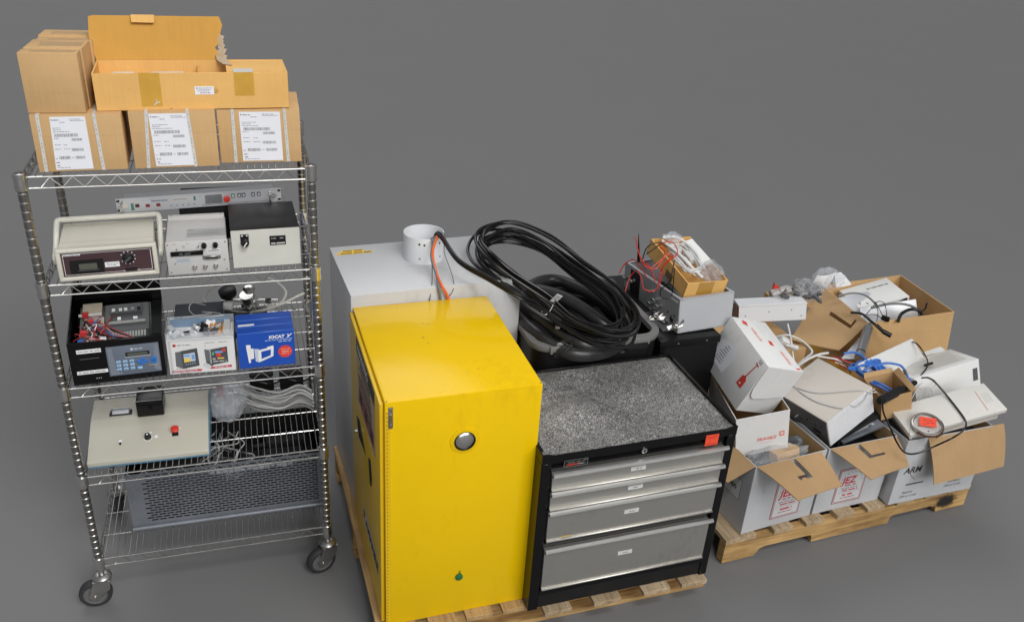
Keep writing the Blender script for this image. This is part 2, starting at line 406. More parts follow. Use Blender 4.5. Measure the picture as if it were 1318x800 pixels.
def tag(o, label, cat, group=None):
    o['label'] = label; o['category'] = cat
    if group: o['group'] = group
    return o
def thing(name, label, cat, loc=(0, 0, 0), rot=(0, 0, 0), group=None):
    o = bpy.data.objects.new(name, None); COL.objects.link(o); o.location = loc; o.empty_display_size = .05
    o.rotation_euler = (0, 0, rot) if isinstance(rot, (int, float)) else tuple(rot)
    return tag(o, label, cat, group)
def dup(o, loc=None, rot=None, label=None, parent=None):
    c = o.copy(); COL.objects.link(c)
    if parent: c.parent = parent
    if loc is not None: c.location = loc
    if rot is not None: c.rotation_euler = rot
    if label: c['label'] = label
    for ch in list(o.children): dup(ch, parent=c)
    return c
def noisy(o, amp, f=8, seed=0):
    from mathutils import noise
    for v in o.data.vertices:
        v.co += Vector(noise.noise_vector(v.co*f+Vector((seed, seed*2, 0))))*amp
def blob(mb, c, rx, ry, rz, m=0, sub=4, amp=.25, f=3, seed=0):
    from mathutils import noise
    r = bmesh.ops.create_icosphere(mb.bm, subdivisions=sub, radius=1)
    for v in r['verts']:
        d = v.co.normalized(); k = 1+amp*noise.noise(d*f+Vector((seed, 0, seed)))+amp*.6*abs(noise.noise(d*f*2.3+Vector((0, seed, 0))))
        v.co = Vector((c[0]+d.x*k*rx, c[1]+d.y*k*ry, c[2]+d.z*k*rz))
    for f_ in {f for v in r['verts'] for f in v.link_faces}: f_.material_index = m

# ------------------------------------------------------------------ floor
def floor_mat():
    m = bpy.data.materials.new('grey_floor'); m.use_nodes = True; t = m.node_tree; b = t.nodes['Principled BSDF']
    b.inputs['Roughness'].default_value = .62; b.inputs['Specular IOR Level'].default_value = .2
    c = nd(t, 'TexCoord'); n = nd(t, 'TexNoise'); n.inputs['Scale'].default_value = .9; n.inputs['Detail'].default_value = 9
    t.links.new(c.outputs['Object'], n.inputs['Vector'])
    r = nd(t, 'ValToRGB'); r.color_ramp.elements[0].position = .3; r.color_ramp.elements[1].position = .7
    r.color_ramp.elements[0].color = (.1765, .1765, .178, 1); r.color_ramp.elements[1].color = (.1815, .1815, .1825, 1)
    t.links.new(n.outputs['Fac'], r.inputs[0]); t.links.new(r.outputs[0], b.inputs['Base Color'])
    return m
fl = MB().tq(-60, 60, -20, 120, 0).build('floor', floor_mat()); fl['kind'] = 'structure'

# ================================================================== WIRE SHELF CART
CX, CY, CA = -1.3093, 2.1337, .3195
CW, CD = .745, .457
ZS = [1.5146, 1.1993, .859, .5316, .1947]
def CL(u, v, z):
    c, s = math.cos(CA), math.sin(CA); return Vector((CX+c*u-s*v, CY+s*u+c*v, z))
cart = thing('wire_shelf_cart', 'chrome wire shelf cart with five shelves on four swivel castors', 'shelf cart', (CX, CY, 0), CA)
# posts: grooved every inch
prof = []; z = .155
zg = []
while z < 1.49:
    prof += [(.0127, z), (.0127, z+.0214), (.0104, z+.0226), (.0104, z+.0242)]; zg.append(z+.0228); z += .0254
prof += [(.0127, z), (.0127, 1.524), (.011, 1.528)]
pm = MB().lathe(prof, n=16)
for q in zg: pm.lathe([(.0130, -.0010), (.0130, .0006), (.0116, .0020)], (0, 0, q-.0022), (0, 0, 1), 16, 1)  # paler rings added as painted glints along the groove edges
post = pm.build('post', [POST, mat('groove_glint', (.62, .61, .59), .35, 1)], cart)
posts = [(0, 0), (CW, 0), (0, CD), (CW, CD)]
for i, (u, v) in enumerate(posts):
    o = post if i == 0 else dup(post, parent=cart)
    o.location = (u, v, 0)
def shelf_mesh():
    m = MB(); H = -.031; r = .0031
    e = .016
    for (a, b) in (((e, 0), (CW-e, 0)), ((e, CD), (CW-e, CD)), ((0, e), (0, CD-e)), ((CW, e), (CW, CD-e))):
        for z in (0, H): m.rod((a[0], a[1], z), (b[0], b[1], z), .0027, 8)
        A, B = Vector((*a, 0)), Vector((*b, 0)); L = (B-A).length; n = 13 if L > .6 else 8
        dirn = (B-A)/n; pts = []
        off = .02
        for k in range(n*2-1):
            p = A+dirn*(.5+k*.5); p.z = (-.001 if k % 2 else H+.001); pts.append(p)
        m.tube(pts, .0022, 6)
    nw = 39
    for k in range(1, nw):
        x = CW*k/nw; m.rod((x, -.0015, .0042), (x, CD+.0015, .0042), .0015, 6)
    for v in (.115, .23, .345): m.rod((.001, v, .0), (CW-.001, v, .0), .0019, 6)
    return m
sh0 = shelf_mesh().build('shelf', mat('shelf_wire', (.56, .55, .53), .24, 1, var=.1, rvar=.08, vscale=20), cart)
col0 = MB().lathe([(.0138, -.036), (.0164, -.034), (.0172, -.028), (.0158, -.012), (.0168, .002), (.0172, .009), (.0148, .0115), (.0132, .012)], n=20).build('corner_collar', CHROME, sh0)
for i, (u, v) in enumerate(posts):
    o = col0 if i == 0 else dup(col0, parent=sh0)
    o.location = (u, v, 0)
for i, z in enumerate(ZS):
    o = sh0 if i == 0 else dup(sh0, parent=cart)
    o.location = (0, 0, z)
# castors
def caster(az):
    c = MB().lathe([(.0095, .118), (.0095, .160), (.015, .161), (.015, .150), (.0095, .149)], n=16)
    c.lathe([(.026, .112), (.031, .116), (.031, .124), (.022, .132), (.012, .134)], n=24)
    root = c.build('caster', GALV, cart)
    ax = Vector((math.cos(az), math.sin(az), 0)); rl = Vector((-ax.y, ax.x, 0))
    rl = -rl; C = rl*.028; C.z = .0525
    f = MB()
    for sgn in (-1, 1):
        o = ax*sgn*.0205
        pts = [(-.026, .114), (.026, .114), (.046, .054), (.038, .040), (.020, .040), (-.022, .080)]
        f.plate([tuple(rl*a+o+Vector((0, 0, b))) for a, b in pts], .003*sgn)
    f.box(-.022, .022, -.028, .028, .110, .115, xf=Matrix.Rotation(az, 4, 'Z'))
    f.rod(C-ax*.026, C+ax*.026, .006, 10); f.rod(C-ax*.029, C+ax*.029, .0035, 8)
    f.build('fork', GALV, root)
    h = MB().lathe([(.010, -.016), (.018, -.016), (.020, -.009), (.034, -.009), (.036, -.014), (.038, -.014), (.038, .014), (.036, .014), (.034, .009), (.020, .009), (.018, .016), (.010, .016)], C, ax, 32)
    h.build('wheel_hub', HUB, root)
    t = MB().lathe([(.0382, -.0155), (.047, -.0155), (.0512, -.011), (.0525, 0), (.0512, .011), (.047, .0155), (.0382, .0155)], C, ax, 40, closed=True)
    t.build('tyre', RUB, root)
    return root
for (u, v), az in zip(posts, (-1.25, -.95, -2.4, -.4)):
    caster(az-CA).location = (u, v, 0)

# ------------------------------------------------------------------ cartons on the top shelf
def label_carton(name, label, x, y, z, yaw, W, D, H, lx, sx, lean=.0):
    t = thing(name, label, 'carton', (x, y, z), yaw, 'labelled cartons in a row on the top shelf')
    b = MB().box(0, W, 0, D, 0, H, 0, .0016, 2); b.fq(.002, W-.002, H*.62, H*.62+.0006, -.0004, 1)
    b.tq(.002, W-.002, D*.5-.0005, D*.5+.0005, H+.0004, 1)
    b.build('carton_body', [K1, K4], t)
    a0, a1, c0, c1 = lx
    l = MB(); zt, zb = H*.965, H*.035
    l.plate([(a0, -.0008, zt), (c0, -.0008, zb), (c1, -.0008, zb), (a1, -.0008, zt)], .0005, 0)
    q = MB(); y0 = -.0015; w_ = a1-a0; hh = zt-zb
    def X(f, g): return (a0+(c0-a0)*g)+w_*f
    def Z(g): return zt-hh*g
    def ln(f0, f1, g, h=.0016, m=1): l.lines(X(f0, g), X(f1, g), Z(g), h, y0, m)
    ln(.03, .06, .07, .004); ln(.08, .26, .07, .0025); ln(.55, .85, .055, .0016); ln(.57, .95, .08, .0016); ln(.27, .42, .11, .0018)
    for g in (.215, .25, .285): ln(.05, random.uniform(.2, .6), g)
    l.barcode(X(.08, .37), X(.74, .37), Z(.375), Z(.315), y0, 1); l.barcode(X(.55, .45), X(.85, .45), Z(.455), Z(.405), y0, 1)
    ln(.05, .2, .41); ln(.05, .22, .53); ln(.3, .42, .535); ln(.05, .22, .61); ln(.3, .47, .61)
    l.barcode(X(.52, .65), X(.86, .65), Z(.65), Z(.595), y0, 1); l.barcode(X(.14, .8), X(.45, .8), Z(.8), Z(.74), y0, 1); l.barcode(X(.6, .8), X(.88, .8), Z(.8), Z(.745), y0, 1)
    ln(.03, .09, .79); ln(.5, .56, .78); ln(.03, .15, .87, .0025, 1); ln(.05, .13, .93, .003, 1); ln(.05, .42, .965)
    l.build('shipping_label', [PAPER, GINK], t)
    for (s0, s1) in sx:
        s = MB(); ww = .0085
        s.plate([(s0, -.0011, H+.0004), (s1, -.0011, .001), (s1+ww, -.0011, .001), (s0+ww, -.0011, H+.0004)], .0004, 0)
        s.box(s0, s0+ww, -.0012, D*.6, H+.0002, H+.0009, 0)
        for k in range(7):
            f = (k+.5)/7; xx = s0+(s1-s0)*f+ww*.4; zz = H*(1-f)
            s.fq(xx, xx+.0018, zz, zz+.003, -.0017, 1)
            if k % 2: s.fq(xx, xx+.0012, zz-.012, zz-.004, -.0017, 1)
        s.build('printed_strap', [STRAP, GINK], t)
    return t
label_carton('carton', 'labelled brown carton at the left end of the top shelf row', -1.2723, 2.1664, 1.5206, .3468, .2171, .21, .1526,
             (.047, .131, .041, .132), ((.015, .013), (.148, .152)))
label_carton('carton', 'labelled brown carton between two like it in the top shelf row', -1.0514, 2.2462, 1.5206, .3439, .2191, .21, .1559,
             (.050, .148, .054, .152), ((.041, .030), (.144, .152)))
label_carton('carton', 'labelled brown carton at the right end of the row with its side standing clear', -.8492, 2.3447, 1.5206, .2871, .2219, .207, .1508,
             (.058, .168, .060, .170), ((.037, .036), (.176, .180)))
def plain_carton(label, y0, y1, W, H, x, y, z, yaw, dx=0, extra=0):
    t = thing('carton', label, 'carton', (x, y, z), yaw, 'plain cartons stacked one behind another')
    b = MB().box(dx, dx+W, y0, y1, 0, H, 0, .002, 2)
    b.fq(dx+.003, dx+W-.003, H*.33, H*.33+.0006, y0-.0003, 1)
    b.box(dx+.001, dx+W-.001, y0+.002, y0+.004, H-.001, H+.0012, 1) if extra else None
    b.build('carton_body', [K1, K4], t)
    s = MB().box(dx+W*.2, dx+W*.95, y0+(y1-y0)*.25, y0+(y1-y0)*.7, H+.0002, H+.0008, 0)
    s.build('tape', mat('kraft_tape', (.47, .30, .14), .4), t)
PL = (-1.2808, 2.1808, 1.6744, .2727)
plain_carton('thin plain carton at the front of the upper left stack', 0, .048, .1382, .1525, *PL)
plain_carton('deep plain carton just behind the thin front one', .051, .166, .1382, .1545, *PL, dx=.003)
plain_carton('narrow plain carton third from the front of the upper left stack', .169, .215, .140, .1515, *PL, dx=.006)
plain_carton('plain carton at the very back of the upper left stack', .218, .300, .139, .1555, *PL, dx=.004, extra=1)

lg = thing('long_carton', 'long amber carton lying open with its torn lid standing up', 'carton', (-1.1302, 2.2419, 1.6744), .3496)
W, D, H = .4949, .1539, .0984
t_ = .004
b = MB().box(0, W, 0, t_, 0, H, 0, .0008).box(0, W, D-t_, D, 0, H+.002, 0, .0008).box(0, t_, t_, D-t_, 0, H, 0).box(W-t_, W, t_, D-t_, 0, H, 0)
b.box(t_, W-t_, t_, D-t_, 0, .004, 0)
b.box(.335, W-t_, t_+.012, D-t_, H-.004, H-.0005, 0)          # closed part of the top
for (x, y) in ((.085, .055), (.275, .066), (.302, .060)): # handling marks on the front
    b.lathe([(.008, 0), (.0075, .0003)], (x, -.0002, .05), (0, -1, 0), 16, 1) if x > .27 else b.fq(x, x+.004, y, y+.002, -.0004, 1)
b.fq(.182, .186, .0005, .004, -.0005, 2)
b.build('tray', [K2, cardboard('amber_board_stain', (.58, .33, .10)), INK], lg)
lid = MB()
hinge = H+.002
def lidp(u, v): return Vector((u, D+.001+.035*v, hinge+.112*v))
outl = [(0, 0), (-.012, .5), (-.008, .97), (.004, 1.0), (.33, 1.0), (.337, .80), (.330, .62), (.325, .40), (.312, .28), (.322, .10), (.345, .0)]
lid.plate([lidp(u, v) for u, v in outl], .004, 0)
lid.plate([lidp(.10, .99)+Vector((0, -.006, .004)), lidp(.10, .86)+Vector((0, -.010, 0)), lidp(.158, .85)+Vector((0, -.010, 0)), lidp(.160, .99)+Vector((0, -.006, .004))], .003, 1)
random.seed(4)
for k in range(12):   # torn flute fringe
    a = lidp(.316+.010*random.random(), .04+.05*k); lid.plate([a, a+Vector((.010+.010*random.random(), -.006, -.004)), a+Vector((.006, -.010, -.016-.012*random.random())), a+Vector((-.002, -.002, -.012))], .002, 2)
lid.plate([lidp(.31, .12), (.338, D-.03, H+.012), (.352, D-.075, H+.003), (.330, D-.055, H+.001), (.314, D-.015, H+.004)], .0025, 2)
lid.build('lid_flap', [K3, K2, cardboard('torn_board', (.52, .42, .30))], lg)
dv = MB().box(.26, .263, t_, D-t_, .004, H-.012, 0).box(.10, .26, .05, .054, .004, H-.014, 0).box(.263, .335, .07, .074, .004, H-.02, 0).box(t_, .335, .004, D-t_, .004, .03, 0)
dv.build('divider', K2, lg)
for x in (.112, .352):
    tp = MB().box(x, x+.052, -.0006, .0004, H*.36 if x > .3 else .01, H+.0006, 0)
    if x > .3: tp.box(x, x+.052, 0, .045, H+.0001, H+.0007, 1)
    else:
        tp.tube([(x+.03, -.001, .012), (x+.038, -.0012, .022), (x+.036, -.001, .03)], .0016, 5, 1); tp.tube([(x+.037, -.001, .018), (x+.046, -.001, .023)], .0013, 5, 1)
    tp.build('tape', [TAPE, STRAP], lg)
lb = MB().box(.2485, .298, -.0008, -.0002, .040, .062, 0)
lb.lines(.252, .257, .056, .0025, -.0012, 1).lines(.259, .294, .0565, .0016, -.0012, 1).lines(.256, .29, .052, .0014, -.0012, 1).lines(.256, .285, .0485, .0014, -.0012, 1).lines(.262, .288, .0435, .0018, -.0012, 2)
lb.build('address_label', [PAPER, GINK, MINK], lg)
for (x, l_, y) in ((.045, .055, .03), (.14, .085, .028)):
    p = tag(MB().box(0, l_, 0, .035, 0, .045, 0, .004, 2).build('white_packet', WHITEG), 'white packet at the left end inside the long amber carton' if x < .1 else 'longer white packet in the middle of the long amber carton', 'packet')
    p.parent = None; p.location = Matrix.Translation((-1.1302, 2.2419, 1.6744)) @ Matrix.Rotation(.3496, 4, 'Z') @ Vector((x, y, .044)); p.rotation_euler = (0, 0, .3496)

# ================================================================== SHELF 2
mt = thing('panel_meter', 'beige bench meter with maroon front panel, rotary knob and carrying handle', 'meter', (-1.266, 2.1494, 1.2053), .3794)
W, D, H = .2612, .2119, .0975
MB().box(.006, W-.006, .018, D, .004, H-.004, 0, .005, 2).box(.006, W-.006, .060, .0605, H-.004, H-.0035, 1).build('case', [BEI, mat('beige_seam', (.35, .33, .27))], mt)
bz = MB(); bw = .013
bz.box(0, W, 0, .022, 0, bw, 0, .005, 3).box(0, W, 0, .022, H-bw, H, 0, .005, 3)
bz.box(0, bw, 0, .022, bw*.5, H-bw*.5, 0, .004, 3).box(W-bw, W, 0, .022, bw*.5, H-bw*.5, 0, .004, 3)
bz.build('bezel', BEI, mt)
p = MB().box(bw-.002, W-bw+.002, .006, .02, bw-.002, H-bw+.002, 0)
y = .0055; a, c = bw+.004, W-bw-.004; e, g = bw+.004, H-bw-.003
for q in ((a, c, e, e+.0013), (a, c, g-.0013, g), (a, a+.0013, e, g), (c-.0013, c, e, g)): p.fq(*q, y, 1)
p.box(.032, .118, .0045, .006, .019, .061, 2); p.box(.055, .101, .0040, .0044, .032, .050, 3); p.fq(.05, .106, .029, .0297, .0039, 4)
p.fq(.018, .062, .0755, .080, .0052, 1); p.lines(.019, .060, .0768, .002, .0049, 4)
p.fq(.121, .159, .0335, .049, .0052, 5); p.lines(.125, .156, .043, .0018, .0049, 4).lines(.128, .152, .038, .0018, .0049, 4)
for k in range(10):
    an = R(-60+k*33); p.disc((.183+.019*math.sin(an), .0052, .058+.019*math.cos(an)), (0, -1, 0), .0017, 5, 10)
p.box(.172, .203, .004, .006, .018, .0255, 2); p.disc((.168, .0052, .018), (0, -1, 0), .0016, 5, 10); p.disc((.207, .0052, .0195), (0, -1, 0), .0014, 5, 10)
p.build('front_panel', [MAR, mat('pinstripe_white', (.72, .70, .70), .5), BLKM, LCD, GINK, WSTK], mt)
k = MB().lathe([(.0145, 0), (.0145, .004), (.0125, .005), (.0118, .013), (.0095, .014)], (.183, .006, .058), (0, -1, 0), 24)
k.box(-.0025, .0025, -.0095, -.0078, -.011, .011, 1, xf=Matrix.Translation((.183, 0, .058)) @ Matrix.Rotation(.9, 4, 'Y'))
k.build('knob', [BLK, DG], mt)
hd = MB()
yb, zb = D-.012, H+.012
hd.tube(spline([(-.008, .055, H*.5), (-.008, .12, H*.74), (-.008, yb-.01, zb-.008), (-.002, yb, zb), (.012, yb, zb), (W*.5, yb, zb), (W-.012, yb, zb), (W+.002, yb, zb), (W+.010, yb-.012, zb-.008), (W+.010, .12, H*.74), (W+.010, .055, H*.5)], 6), .0082, 12)
for x in (-.012, W+.004): hd.lathe([(.016, 0), (.016, .010)], (x, .055, H*.5), (1, 0, 0), 20)
hd.build('carrying_handle', mat('handle_ivory', (.66, .65, .58), .4), mt)

gb = thing('test_box', 'square grey test box with small connectors and a black display strip', 'test box', (-.9954, 2.2406, 1.2053), .3389)
W, D, H = .1691, .1937, .1044
b = MB().box(.002, W-.002, .006, D-.008, .002, H-.003, 0, .003, 2)
b.box(.004, W-.004, D-.022, D, .01, H+.008, 0, .003, 2)
b.disc((.014, D-.011, H+.0084), (0, 0, 1), .003, 2, 10).disc((W-.014, D-.011, H+.0084), (0, 0, 1), .003, 2, 10)
b.tq(.058, W-.004, .035, .095, H-.0027, 1); b.lines(.062, .075, .086, .003, H-.0024, 2, face='t').lines(.062, .15, .055, .002, H-.0024, 2, face='t').lines(.10, .15, .07, .002, H-.0024, 2, face='t')
b.build('case', [LG, mat('worn_plate', (.40, .41, .40), .45, var=.1), DG], gb)
f = MB().box(0, W, 0, .006, 0, H, 0, .0035, 2)
for (x, z) in ((.008, .009), (.161, .009), (.006, .095), (.162, .096), (.021, .036), (.156, .04)): f.disc((x, -.0004, z), (0, -1, 0), .0028, 1, 10)
for k in range(3): f.lines(.02+.035*k, .03+.035*k, .096, .0012, -.0004, 1)
f.fq(.024, .063, .038, .053, -.0004, 2); f.lines(.027, .06, .0475, .0015, -.0008, 3).lines(.027, .058, .042, .0015, -.0008, 3)
f.fq(.110, .148, .067, .0755, -.0004, 4); f.lines(.112, .146, .0695, .0032, -.0008, 1)
f.build('front_panel', [LG, GINK, mat('pale_blue_label', (.46, .50, .55)), GINK, WSTK], gb)
MB().box(.012, .100, -.006, 0, .0615, .0745, 0, .001).fq(.035, .045, .065, .071, -.0064, 1).fq(.05, .066, .0655, .0705, -.0064, 1).build('display_strip', [BLKG, DG], gb)
for (x, z) in ((.104, .0885), (.135, .0885)): MB().lathe([(.008, 0), (.0078, .004), (.0062, .006), (.0058, .013), (.004, .0135)], (x, 0, z), (0, -1, 0), 18).build('knob', BLKG, gb)
MB().box(.097, .147, -.004, 0, .046, .0585, 0, .002, 2).box(.103, .141, -.008, -.004, .0475, .057, 0, .0015).fq(.105, .139, .0485, .0525, -.0084, 1).build('wide_connector', [GALV, BLK], gb)
for x in (.073, .102, .131): MB().lathe([(.0065, 0), (.0065, .003), (.0052, .0035), (.0052, .010), (.0036, .010), (.0036, .002)], (x, 0, .0235), (0, -1, 0), 16).build('round_connector', GALV, gb)
MB().tube([(.05, 0, .0915), (.05, -.009, .094)], .0018, 8).tube([(.09, 0, .09), (.088, -.008, .087)], .0018, 8).tube([(.03, 0, .0815), (.03, -.005, .0815)], .002, 8).build('toggle_switch', GALV, gb)

db = thing('control_box', 'cream fronted box with black cover, rotary switch and nameplate', 'control box', (-.8329, 2.3188, 1.2053), .3471)
W, D, H = .1966, .2213, .1192
c = MB().box(0, W, .004, D, 0, H+.001, 0, .002, 2); c.build('cover', mat('scuffed_black_metal', (.014, .014, .0145), .38, spec=.35, var=.35, vscale=14, rvar=.12), db)
MB().box(.0005, W-.0005, 0, .004, .0005, H-.0005, 0, .0008).build('front_plate', mat('cream_plate', (.60, .60, .55), .45), db)
MB().box(.026, .050, -.0015, 0, .075, .107, 0, .0008).lathe([(.0115, 0), (.0115, .010), (.009, .012), (.0085, .02), (.006, .0205)], (.0385, -.0015, .083), (0, -1, 0), 22, 0).box(-.0015, .0015, -.024, -.0205, -.008, .008, 1, xf=Matrix.Translation((.0385, 0, .083)) @ Matrix.Rotation(.6, 4, 'Y')).fq(.029, .034, .101, .105, -.002, 1).fq(.043, .047, .101, .105, -.002, 1).build('rotary_switch', [BLK, WSTK], db)
n = MB().box(.1085, .155, -.0012, 0, .067, .097, 0, .0006)
n.lines(.113, .127, .088, .002, -.0016, 1).lines(.138, .150, .088, .002, -.0016, 1).lines(.112, .152, .071, .0045, -.0016, 1)
n.build('nameplate', [BLK, mat('etched_white', (.55, .55, .54))], db)

bk = tag(MB().box(0, .22, 0, .19, 0, .107, 0, .002, 2).box(.09, .14, -.002, 0, .03, .09, 0).build('equipment_case', BLKM), 'black equipment case at the back of the second shelf under the silver rack unit', 'case')
bk.location = CL(.36, .258, ZS[1]+.006); bk.rotation_euler = (0, 0, .33)

rk = thing('rack_unit', 'slim silver rack unit with a red stop button lying across the instruments', 'rack unit', (-1.204, 2.4142, 1.316), (0, -.0074, .394))
W, D, H = .4824, .045, .0447
MB().box(.022, W-.022, .003, D, .001, H-.001, 0, .001).box(W-.022, W+.012, .012, .016, .004, H-.008, 0).build('chassis', mat('rack_chassis', (.40, .41, .43), .4, .5), rk)
f = MB().box(0, W, 0, .003, 0, H, 0, .0008)
f.fq(.098, .145, .027, .0335, -.0003, 1); f.lines(.1, .142, .030, .002, -.0007, 2)
f.disc((.1, -.0006, .034), (0, -1, 0), .0015, 2, 8)
for x in (.153, .170, .187, .203, .22): f.disc((x, -.0004, .012), (0, -1, 0), .002, 2, 10)
f.fq(.153, .219, .0235, .037, -.0004, 3); f.lines(.16, .2, .030, .0012, -.0008, 4)
f.fq(.2195, .2255, .024, .037, -.0007, 5)
for (x, z) in ((.006, .008), (.006, .037), (.476, .008), (.476, .037)): f.box(x-.0045, x+.0045, -.0005, 0, z-.003, z+.003, 4, .001)
f.lines(.235, .245, .035, .001, -.0004, 2)
f.quad([(.241, -.0006, .006), (.45, -.0006, .006), (.45, -.0006, .0068), (.241, -.0006, .0068)], 4)
f.build('front_panel', [RACKW, mat('pale_logo_blue', (.50, .56, .68)), GINK, WSTK, BLKM, TEAL], rk)
for x in (.012, .446):   # pull handles
    MB().tube(spline([(x+.006, 0, .008), (x, -.018, .009), (x, -.02, .022), (x, -.018, .036), (x+.006, 0, .037)], 5), .003, 8).lathe([(.009, 0), (.009, .002)], (x+.012, -.001, .022), (0, -1, 0), 18).build('pull_handle', CHROME, rk)
for x, dz in ((.050, .0), (.079, -.004), (.109, -.004)):
    MB().box(x, x+.016, -.002, 0, .008, .027, 1, .001).box(x+.002, x+.014, -.0035, -.002, .015+dz*.5, .0255+dz*.5, 0, .001).build('rocker_switch', [MINK if dz else BROWN, WSTK], rk)
v = MB()
v.fq(.252, .302, .009, .038, -.0004, 0)
for i in range(14):
    for j in range(8): v.quad([(.2535+i*.0035+(.0017 if j % 2 else 0), -.0008, .0105+j*.0034), (.2555+i*.0035+(.0017 if j % 2 else 0), -.0008, .0105+j*.0034), (.2555+i*.0035+(.0017 if j % 2 else 0), -.0008, .0125+j*.0034), (.2535+i*.0035+(.0017 if j % 2 else 0), -.0008, .0125+j*.0034)], 1)
v.build('vent_grille', [mat('grille_silver', (.45, .47, .49), .4, .4), BLKM], rk)
MB().lathe([(.0065, 0), (.0065, .006), (.0098, .008), (.0098, .013), (.007, .0145)], (.316, 0, .024), (0, -1, 0), 24).build('red_stop_button', mat('stop_red', (.80, .05, .03), .3), rk)
for x in (.330, .349, .362, .391, .408): MB().box(x, x+.011, -.0015, 0, .023, .037, 0, .001).box(x+.0025, x+.0085, -.0025, -.0015, .026, .034, 1).build('socket', [TEAL if x < .34 else mat('slate_socket', (.10, .10, .15), .4), WSTK], rk)
MB().box(.012+.028, .048, -.001, 0, .006, .028, 0).build('green_tape', TEAL, rk)

# ================================================================== SHELF 3
bc = thing('access_controller', 'black controller box with open lid, bare wiring and grey keypad front', 'controller', CL(.030, .006, .865), .372)
W, D, H = .258, .262, .138
b = MB().box(0, W, .004, D, 0, .006, 0).box(0, .004, .004, D, 0, H, 0).box(W-.004, W, .004, D, 0, H, 0).box(0, W, D-.004, D, 0, H+.02, 0)
b.plate([(-.004, .02, H-.004), (.003, D, H-.004), (.003, D, H+.06)], .003, 0)
b.box(-.006, 0, .06, .085, H-.045, H-.015, 1, .002); b.box(W-.03, W-.004, .02, D-.01, .0, H-.002, 0)
b.build('enclosure', [BLKG, mat('blue_latch', (.05, .16, .32), .4)], bc)
MB().box(0, W, D, D+.006, 0, H+.062, 0, .002).box(.004, W-.004, D-.012, D, H+.04, H+.044, 0).build('raised_lid', mat('lid_black', (.006, .006, .0065), .3, spec=.3, var=.3, vscale=5, rvar=.1), bc)
f = MB().box(0, W, -.002, .004, 0, H+.004, 0, .001)
f.fq(.022, .088, .106, .119, -.0024, 1); f.lines(.025, .085, .111, .003, -.0028, 2)
f.fq(.027, .080, .0865, .088, -.0024, 3)
f.fq(.014, .098, .036, .0475, -.0024, 1); f.lines(.018, .09, .040, .003, -.0028, 2)
for k in range(3): f.disc((.064+.006*k, -.0024, .0185), (0, -1, 0), .0013, 1, 8)
f.build('front_door', [BLKG, WSTK, GINK, mat('silver_trim', (.35, .35, .35), .3, .8)], bc)
k = MB(); X0 = .100; k.box(X0, W-.012, -.005, -.002, .020, .120, 0, .002, 2)
k.quad([(X0+.004, -.0054, .024), (X0+.024, -.0054, .024), (X0+.016, -.0054, .116), (X0+.004, -.0054, .116)], 6)
k.quad([(W-.032, -.0054, .03), (W-.015, -.0054, .024), (W-.015, -.0054, .116), (W-.026, -.0054, .116)], 6)
k.box(.152, .218, -.0062, -.005, .083, .096, 1, .001); k.fq(.157, .213, .0855, .0935, -.0066, 2); k.fq(.150, .221, .0795, .0812, -.0054, 3)
k.disc((.171, -.0056, .106), (0, -1, 0), .0042, 3, 14); k.lines(.178, .20, .1045, .003, -.0056, 3)
k.lines(.124, .135, .0275, .002, -.0056, 3); k.fq(.213, .235, .0455, .0465, -.0056, 4)
k.build('keypad_panel', [KPAD, BLKM, LCD, mat('pale_print', (.52, .56, .60)), SCRY, KEYB, mat('slate_panel_pale', (.19, .215, .26), .35)], bc)
for i in range(3):
    for j in range(3): MB().box(.123+.0185*i, .136+.0185*i, -.0072, -.005, .0375+.0125*j, .0462+.0125*j, 0, .001).fq(.127+.0185*i, .132+.0185*i, .040+.0125*j, .0435+.0125*j, -.0075, 1).build('number_key', [KEYB, GINK], bc)
MB().box(.180, .1935, -.0072, -.005, .036, .0445, 0, .001).build('number_key', KEYB, bc)
for dx, dz in ((-.011, 0), (.011, 0), (0, .009), (0, -.009)):
    MB().box(-.007, .007, -.0072, -.005, -.0045, .0045, 0, .001, xf=Matrix.Translation((.196+dx*.9, 0, .0615+dz*.8)) @ Matrix.Rotation(.6 if dx*dz == 0 and dx else -.6, 4, 'Y')).build('arrow_key', KEYD, bc)
for z in (.061, .051): MB().lathe([(.009, 0), (.008, .002)], (.227, -.005, z+.005), (0, -1, 0), 18).build('round_key', KEYD, bc)
e = MB()
XF = Matrix.Translation((0, .115, H-.040)) @ Matrix.Rotation(.30, 4, 'X')
e.box(.020, .225, -.095, .13, -.002, .0, 0, xf=XF); e.box(.095, .220, -.01, .11, 0, .020, 1, xf=XF); e.box(.03, .085, .075, .125, 0, .02, 7, xf=XF); e.box(.11, .20, .062, .10, .02, .030, 1, xf=XF)
for q in (.115, .135, .15, .17, .188): e.box(q, q+.009, .068, .078, .030, .034, random.choice((4, 5, 2)), xf=XF); e.box(.09, .22, -.04, -.012, 0, .018, 1, xf=XF)
for i in range(14): e.box(.097+.0082*i, .103+.0082*i, -.038, -.014, .018, .022, 2, xf=XF)
e.box(.098, .212, -.054, -.041, 0, .016, 3, xf=XF)
for i in range(14): e.box(.101+.0080*i, .1045+.0080*i, -.0545, -.05, .008, .013, 4, xf=XF)
e.box(.10, .21, .02, .028, .022, .027, 2, xf=XF); e.box(.13, .14, .035, .045, .022, .028, 5, xf=XF); e.box(.175, .187, .035, .043, .022, .027, 5, xf=XF)
e.box(.035, .09, .03, .068, 0, .012, 6, xf=XF); e.box(.02, .085, .068, .071, .02, .028, 5, xf=XF)
e.build('circuit_board', [PCB, DG, mat('terminal_grey', (.30, .31, .30)), GRN, BLKM, WSTK, mat('beige_relay', (.45, .42, .34)), mat('tan_transformer', (.42, .36, .26))], bc)
random.seed(11)
wr = MB()
